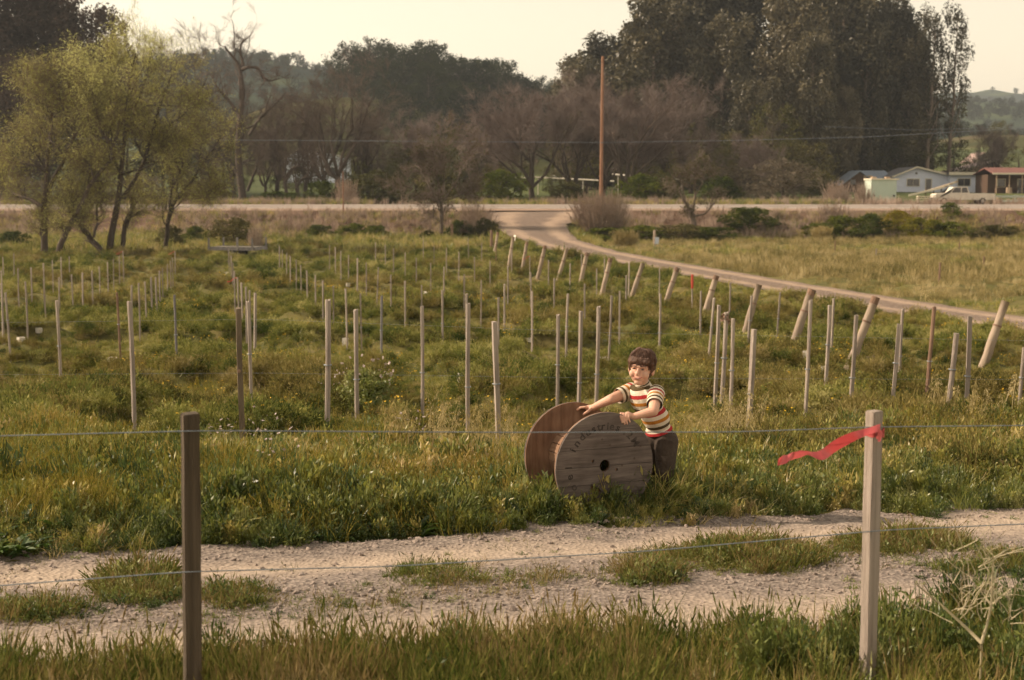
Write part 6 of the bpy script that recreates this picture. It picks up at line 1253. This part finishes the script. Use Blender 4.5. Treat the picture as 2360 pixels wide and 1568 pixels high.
M_HAIR = mat_solid('brown hair', (.075, .034, .019), (.15, .075, .043), 40, .55, (1, 1, .25), .8, 90, spec=.4); M_TROU = mat_solid('dark brown trousers', (.045, .032, .024), (.075, .055, .042), 20, .9, bump=.4, bscale=60); M_SHOE = mat_solid('brown shoes', (.06, .035, .02), (.09, .055, .03), 10, .7)
M_LIP = mat_solid('lips', (.34, .11, .085), (.38, .13, .10), 10, .5, bump=0); M_EYE = mat_solid('dark eye', (.02, .014, .01), (.04, .025, .018), 10, .3, bump=0, spec=.5); M_TEETH = mat_solid('teeth', (.6, .52, .44), (.66, .58, .5), 10, .4, bump=0)
def mat_shirt():
    m, nt, o = newmat('striped knit'); b = nt.nodes.new('ShaderNodeBsdfPrincipled'); b.inputs['Roughness'].default_value = .95; b.inputs['Specular IOR Level'].default_value = .1
    at_ = nt.nodes.new('ShaderNodeAttribute'); at_.attribute_name = 'stripe'; w_ = nt.nodes.new('ShaderNodeMath'); w_.operation = 'WRAP'; w_.inputs[1].default_value = 3; w_.inputs[2].default_value = 0; nt.links.new(at_.outputs['Fac'], w_.inputs[0])
    dv = nt.nodes.new('ShaderNodeMath'); dv.operation = 'DIVIDE'; dv.inputs[1].default_value = 3; nt.links.new(w_.outputs[0], dv.inputs[0]); cr = (.64, .55, .43)
    r = ramp(nt, [(0, (.36, .035, .035)), (.155, cr), (.333, (.085, .06, .03)), (.49, cr), (.667, (.42, .17, .03)), (.825, cr)], 'CONSTANT'); nt.links.new(dv.outputs[0], r.inputs[0]); nt.links.new(r.outputs[0], b.inputs['Base Color'])
    tc = nt.nodes.new('ShaderNodeTexCoord'); n = noise(nt, 160, 2, tc.outputs['Object']); n3 = noise(nt, 22, 3, tc.outputs['Object']); ad = nt.nodes.new('ShaderNodeMath'); ad.operation = 'MULTIPLY_ADD'; ad.inputs[1].default_value = 3; nt.links.new(n3.outputs[0], ad.inputs[0]); nt.links.new(n.outputs[0], ad.inputs[2])
    bp = nt.nodes.new('ShaderNodeBump'); bp.inputs['Strength'].default_value = .5; bp.inputs['Distance'].default_value = .006; nt.links.new(ad.outputs[0], bp.inputs['Height']); nt.links.new(bp.outputs[0], b.inputs['Normal']); nt.links.new(b.outputs[0], o.inputs[0]); return m
M_SHIRT = mat_shirt()
ph = lambda x, y, d_: np.array(P(x, y, d_))
up = np.array([0, 0, 1.]); fb = unit(np.array([-.74, -.67, 0])); lb = np.cross(up, fb); fh = unit(np.array([-.33, -.94, -.02])); 
hip = ph(1523, 1003, 8.5); neck = ph(1483, 893, 8.43); us = unit(neck - hip); fbs = unit(np.cross(lb, us)); fbs = fbs if fbs @ fb > 0 else -fbs
shL, shR = ph(1512, 909, 8.34), ph(1452, 903, 8.5)
elL, wrL = ph(1506, 948, 8.17), ph(1459, 961, 8.185); elR, wrR = ph(1409, 920, 8.42), ph(1366, 940, 8.49)
hc = ph(1478, 847, 8.385); tilt = Matrix.Rotation(R(-5), 3, Vector(fh)); uh = np.array(tilt @ Vector(up)); lh = np.cross(uh, fh); lh = unit(lh)
def hp(l, f, u): return hc + lh * l + fh * f + uh * u
axh = (lh, fh, uh); axb = (lb, fbs, us)
rootp = Vector((hip[0] - .02, hip[1] + .02, gz(hip[0], hip[1])))
body = MB()
add_ell(body, hp(0, -.012, .018), axh, (.070, .084, .079)); add_ell(body, hp(0, .018, -.036), axh, (.056, .056, .062)); add_ell(body, hp(0, .046, -.083), axh, (.024, .022, .018))
for s in (-1, 1):
    add_ell(body, hp(s * .033, .042, -.034), axh, (.027, .028, .026)); add_ell(body, hp(s * .071, -.012, -.018), axh, (.010, .018, .027))
add_capsule(body, hp(0, .074, -.004), hp(0, .089, -.026), .008, .012); add_ell(body, hp(0, .064, .014), axh, (.044, .014, .012)); add_ell(body, hp(0, .071, -.056), axh, (.022, .010, .009))
add_capsule(body, hp(0, -.012, -.06), neck, .037, .040)
add_ell(body, (ph(1488, 925, 8.43)), axb, (.092, .062, .105)); add_ell(body, ph(1512, 968, 8.47), axb, (.08, .062, .09)); add_ell(body, hip, axb, (.085, .065, .06))
for s_, e_, w_ in ((shL, elL, wrL), (shR, elR, wrR)): add_capsule(body, s_, e_, .040, .030); add_capsule(body, e_, wrL if w_ is wrL else wrR, .030, .0195)
kL, aL, kR, aR = ph(1533, 1096, 8.43), None, ph(1508, 1092, 8.58), None
hjL, hjR = hip + lb * .045 - up * .03, hip - lb * .045 - up * .03
zg = gz(hip[0], hip[1]); aL = np.array([kL[0] + .03, kL[1] + .05, zg + .06]); aR = np.array([kR[0] + .05, kR[1] + .03, zg + .06])
for h_, k_, a_ in ((hjL, kL, aL), (hjR, kR, aR)): add_capsule(body, h_, k_, .062, .044); add_capsule(body, k_, a_, .042, .03); add_capsule(body, a_, a_ + np.array([-.09, -.02, -.03]), .028, .026)
# hands: palm, four fingers and a thumb that hold the rims
pc = ph(1447, 957, 8.172); add_capsule(body, wrL, pc, .019, .021)
for k in range(4):
    b0 = ph(1431 + 6.0 * k, 953 + 1.2 * k, 8.165 - .002 * k); m0 = ph(1430 + 6.1 * k, 959 + 1.2 * k, 8.126 + .004 * k); t0 = ph(1434 + 5.9 * k, 973 + (1.5, 4.5, 4, 0)[k], 8.126 + .004 * k)
    add_capsule(body, pc, b0, .011, .0072); add_capsule(body, b0, m0, .0070, .0064); add_capsule(body, m0, t0, .0064, .0052)
add_capsule(body, ph(1453, 960, 8.185), ph(1440, 964, 8.195), .011, .009); add_capsule(body, ph(1440, 964, 8.195), ph(1431, 966, 8.195), .009, .007)
pc = ph(1356, 941, 8.505); add_capsule(body, wrR, pc, .019, .019)
for k in range(4):
    b0 = ph(1348, 939, 8.475 + .017 * k); m0 = ph(1339 - (0, 2, 1, -2)[k], 939.5, 8.478 + .018 * k); t0 = ph(1331 - (0, 2, 1, -3)[k], 944.5, 8.482 + .018 * k)
    add_capsule(body, pc, b0, .012, .0085); add_capsule(body, b0, m0, .0085, .0078); add_capsule(body, m0, t0, .0078, .0065)
add_capsule(body, ph(1360, 944, 8.475), ph(1352, 951, 8.465), .011, .0088); add_capsule(body, ph(1352, 951, 8.465), ph(1345, 955, 8.465), .0088, .007)
child = blob(body, 'person', M_SKIN, .003, 2); child.data.transform(Matrix.Translation(-rootp)); child.location = rootp
tag(child, 'small child in striped short sleeved shirt pushing the wooden spool', 'person')
def part(mb, name, mat, voxel, smooth, cuts=()):
    o = blob(mb, name, mat, voxel, smooth, None, cuts); o.data.transform(Matrix.Translation(-rootp)); o.parent = child; return o
def small(name, mat, fn, parent=None):
    mb = MB(); fn(mb); me = mb.mesh(name, mat, True); me.transform(Matrix.Translation(-rootp)); return obj(name, me, parent or child)
hair = MB(); add_ell(hair, hp(0, -.02, .032), axh, (.0775, .090, .079)); add_ell(hair, hp(.004, .044, .046), axh, (.060, .030, .030)); add_ell(hair, hp(0, -.062, -.022), axh, (.062, .040, .062)); add_ell(hair, hp(-.03, .056, .040), axh, (.028, .020, .02)); add_ell(hair, hp(.03, .056, .042), axh, (.03, .020, .02))
for s in (-1, 1): add_ell(hair, hp(s * .066, -.022, .008), axh, (.016, .046, .042)); add_capsule(hair, hp(s * .068, .016, .03), hp(s * .068, .010, -.006), .014, .006)
for k in range(9): add_capsule(hair, hp(-.048 + .012 * k, .050 + .012 * math.cos((k - 4) * .35), .06), hp(-.050 + .0125 * k, .058 + .014 * math.cos((k - 4) * .35), .024 + .006 * ((k * 7) % 3)), .011, .004)
hairo = part(hair, 'hair', M_HAIR, .0036, 2)
def locks(mb):
    r = np.random.default_rng(3); cr = hp(-.006, -.03, .112)
    for k in range(620):
        th, ph_ = r.uniform(0, 6.283), r.uniform(.25, 1.55); rk0 = 1.0 + abs(r.normal()) * .035; ext = 1.35 if abs(math.sin(th)) > .55 or math.cos(th) < 0 else 1.12
        t = np.linspace(ph_, min(ph_ + r.uniform(.35, .7), 1.62 * ext), 5); pts = []
        for a in t: rr = rk0; pts.append(hp(0, -.02, .032) + lh * (.0785 * rr * math.sin(a) * math.sin(th)) + fh * (.0915 * rr * math.sin(a) * math.cos(th)) + uh * (.080 * rr * math.cos(a)))
        mb.tube(np.array(pts), [.002, .0028, .0028, .0022, .0006], 3, False)
small('locks', M_HAIR, locks, hairo)
for s in (-1, 1):
    small('eye', M_EYE, lambda mb: add_ell(mb, hp(s * .0265, .0715, -.001), axh, (.0105, .006, .0042))); small('eyebrow', M_HAIR, lambda mb: add_capsule(mb, hp(s * .014, .0775, .0165), hp(s * .041, .068, .0165), .0034, .0022))
small('mouth', M_LIP, lambda mb: (mb.tube(np.array([hp(-.026, .066, -.047), hp(-.013, .0775, -.0535), hp(0, .0815, -.0555), hp(.013, .0775, -.0535), hp(.026, .066, -.047)]), [.002, .0042, .0048, .0042, .002], 6)))
small('teeth', M_TEETH, lambda mb: mb.tube(np.array([hp(-.014, .0795, -.0522), hp(0, .0835, -.0542), hp(.014, .0795, -.0522)]), [.0012, .0024, .0012], 6))
# clothes
sh = MB(); add_ell(sh, ph(1487, 924, 8.43), axb, (.104, .074, .112)); add_ell(sh, ph(1510, 962, 8.465), axb, (.094, .076, .10)); add_ell(sh, hip + us * .012, axb, (.098, .079, .075)); add_capsule(sh, shL, shR, .046, .046); add_capsule(sh, neck - us * .03, neck + (hp(0, -.012, -.06) - neck) * .25, .062, .046)
hemc = hip + us * .03
shirt = part(sh, 'shirt', M_SHIRT, .0045, 4, [(Vector(hemc), Vector(-us))])
def stripe_attr(o, org, ax, per, ph0, cap=99):
    me = o.data; v = np.zeros(len(me.vertices) * 3, np.float32); me.vertices.foreach_get('co', v); v = v.reshape(-1, 3) + np.array(rootp); t = np.minimum((v - org) @ ax / per + ph0, cap)
    a = me.attributes.new('stripe', 'FLOAT', 'POINT'); a.data.foreach_set('value', t.astype(np.float32))
stripe_attr(shirt, hemc, us, .045, .12, 7.7)
for nm, s_, e_ in (('sleeve', shL, elL), ('sleeve', shR, elR)):
    d_ = unit(e_ - s_); L_ = np.linalg.norm(e_ - s_) * .62; sl = MB(); add_capsule(sl, s_ - d_ * .01, s_ + d_ * (L_ + .05), .054, .045); o = part(sl, nm, M_SHIRT, .0045, 3, [(Vector(s_ + d_ * L_), Vector(d_))]); stripe_attr(o, s_ + d_ * (L_ - .018), -d_, .034, 1.0); o.parent = shirt
col_ = MB(); nd = unit(hp(0, -.012, -.06) - neck); add_capsule(col_, neck - nd * .01, neck + nd * .05, .050, .046); o = part(col_, 'collar', M_SHIRT, .004, 2, [(Vector(neck + nd * .038), Vector(nd))]); stripe_attr(o, neck, nd, 1.0, .7); o.parent = shirt
tr = MB(); add_ell(tr, hip - us * .015, axb, (.092, .073, .07))
for h_, k_, a_ in ((hjL, kL, aL), (hjR, kR, aR)): add_capsule(tr, h_, k_, .074, .054); add_capsule(tr, k_, a_, .053, .047); add_ell(tr, h_ - fbs * .02 - up * .01, axb, (.06, .06, .07))
part(tr, 'trousers', M_TROU, .005, 4)
for a_ in (aL, aR): small('shoe', M_SHOE, lambda mb: (add_capsule(mb, a_ + [.02, .0, -.03], a_ + [-.10, -.03, -.035], .034, .03), mb.box(tuple(a_ + np.array([-.04, -.015, -.058])), (.17, .07, .012))))

# ================================================================== SMALL FOREGROUND THINGS
# dead pale branch with fennel-like growth at the right edge
ML_FEN = mat_leaf('pale fennel', [(.42, .36, .22), (.50, .43, .28), (.56, .48, .33)], 3, .3)
q = px_ground(2330, 1530); dd = 4.45; base = P(2265, 1480, dd); gx = gz(base.x, dd)
e = thing('dead_stalk', 'pale forked dead stalk lying in the grass right of the pale stake', 'stalk', (base.x, dd, gx)); o = np.array(e.location)
def fs(x, y, k=0.0): return np.array(P(x, y, dd + k)) - o
MB().tube(np.array([fs(2262, 1482), fs(2230, 1450, .01), fs(2170, 1395, .04), fs(2110, 1345, .08)]), [.006, .005, .004, .002], 6).build('branch', ML_FEN, e, True); MB().tube(np.array([fs(2262, 1482), fs(2275, 1440, -.02), fs(2285, 1390, -.02), fs(2288, 1300, 0)]), [.0055, .004, .004, .002], 6).build('branch', ML_FEN, e, True)
MB().tube(np.array([fs(2262, 1482), fs(2262, 1500, 0), fs(2260, 1560, .02), np.array([0, .02, -.05])]), [.005, .004, .004, .004], 6).build('stem', ML_FEN, e, True)
mb = MB()
for k in range(80):
    x0, y0 = rk.uniform(2190, 2330), rk.uniform(1260, 1440); p0 = fs(x0, y0, rk.normal(0, .05)); a = rdir(rk, 1)[0] * [1, .6, 1] + [0, 0, .9]; L = rk.uniform(.06, .16); pts = wander(rk, p0, a, L, 4, .3, .05); mb.tube(pts, [.002, .0017, .0014, .0012, .0008], 3, False)
mb.build('sprays', ML_FEN, e)
# flowering weed bush by a stake
g = px_ground(838, 962); e = thing('radish_bush', 'dark leafy bush with pale flowers at the foot of a stake', 'bush', g); tm, cm = clumpy_parts(rk, .52, .012, dome, 20, (.13, .13, .11), 150, .045, .8, (0, 0), .1, lo=.08); tm.build('stem', ML_WEED, e); cm.build('leaves', ML_HERB, e)
mb = MB(); n = 26; c = rdir(rk, n) * [.34, .34, .2] + [0, 0, .52]; c[:, 2] = np.abs(c[:, 2]); mb.twigs(c * [.6, .6, .5], c, .002, .0015); ms = mb.build('stalks', ML_WEED, e); mb = MB()
for _ in range(3): ax = rdir(rk, n); mb.leaves(c, ax, unit(np.cross(ax, rdir(rk, n))), .045, .025)
mb.build('flowers', M_WHT, e)

# ================================================================== HAZE
hz = bpy.data.materials.new('haze air'); hz.use_nodes = True; nt = hz.node_tree; nt.nodes.clear(); o = nt.nodes.new('ShaderNodeOutputMaterial'); v = nt.nodes.new('ShaderNodeVolumePrincipled')
v.inputs['Color'].default_value = (.70, .76, .82, 1); v.inputs['Density'].default_value = .00026; v.inputs['Anisotropy'].default_value = .3; nt.links.new(v.outputs[0], o.inputs['Volume'])
mb = MB().box((0, 1650, 90), (19000, 3500, 270)); ho = mb.build('haze', hz); tag(ho, 'thin pale haze softening the far hills', 'haze', kind='stuff')
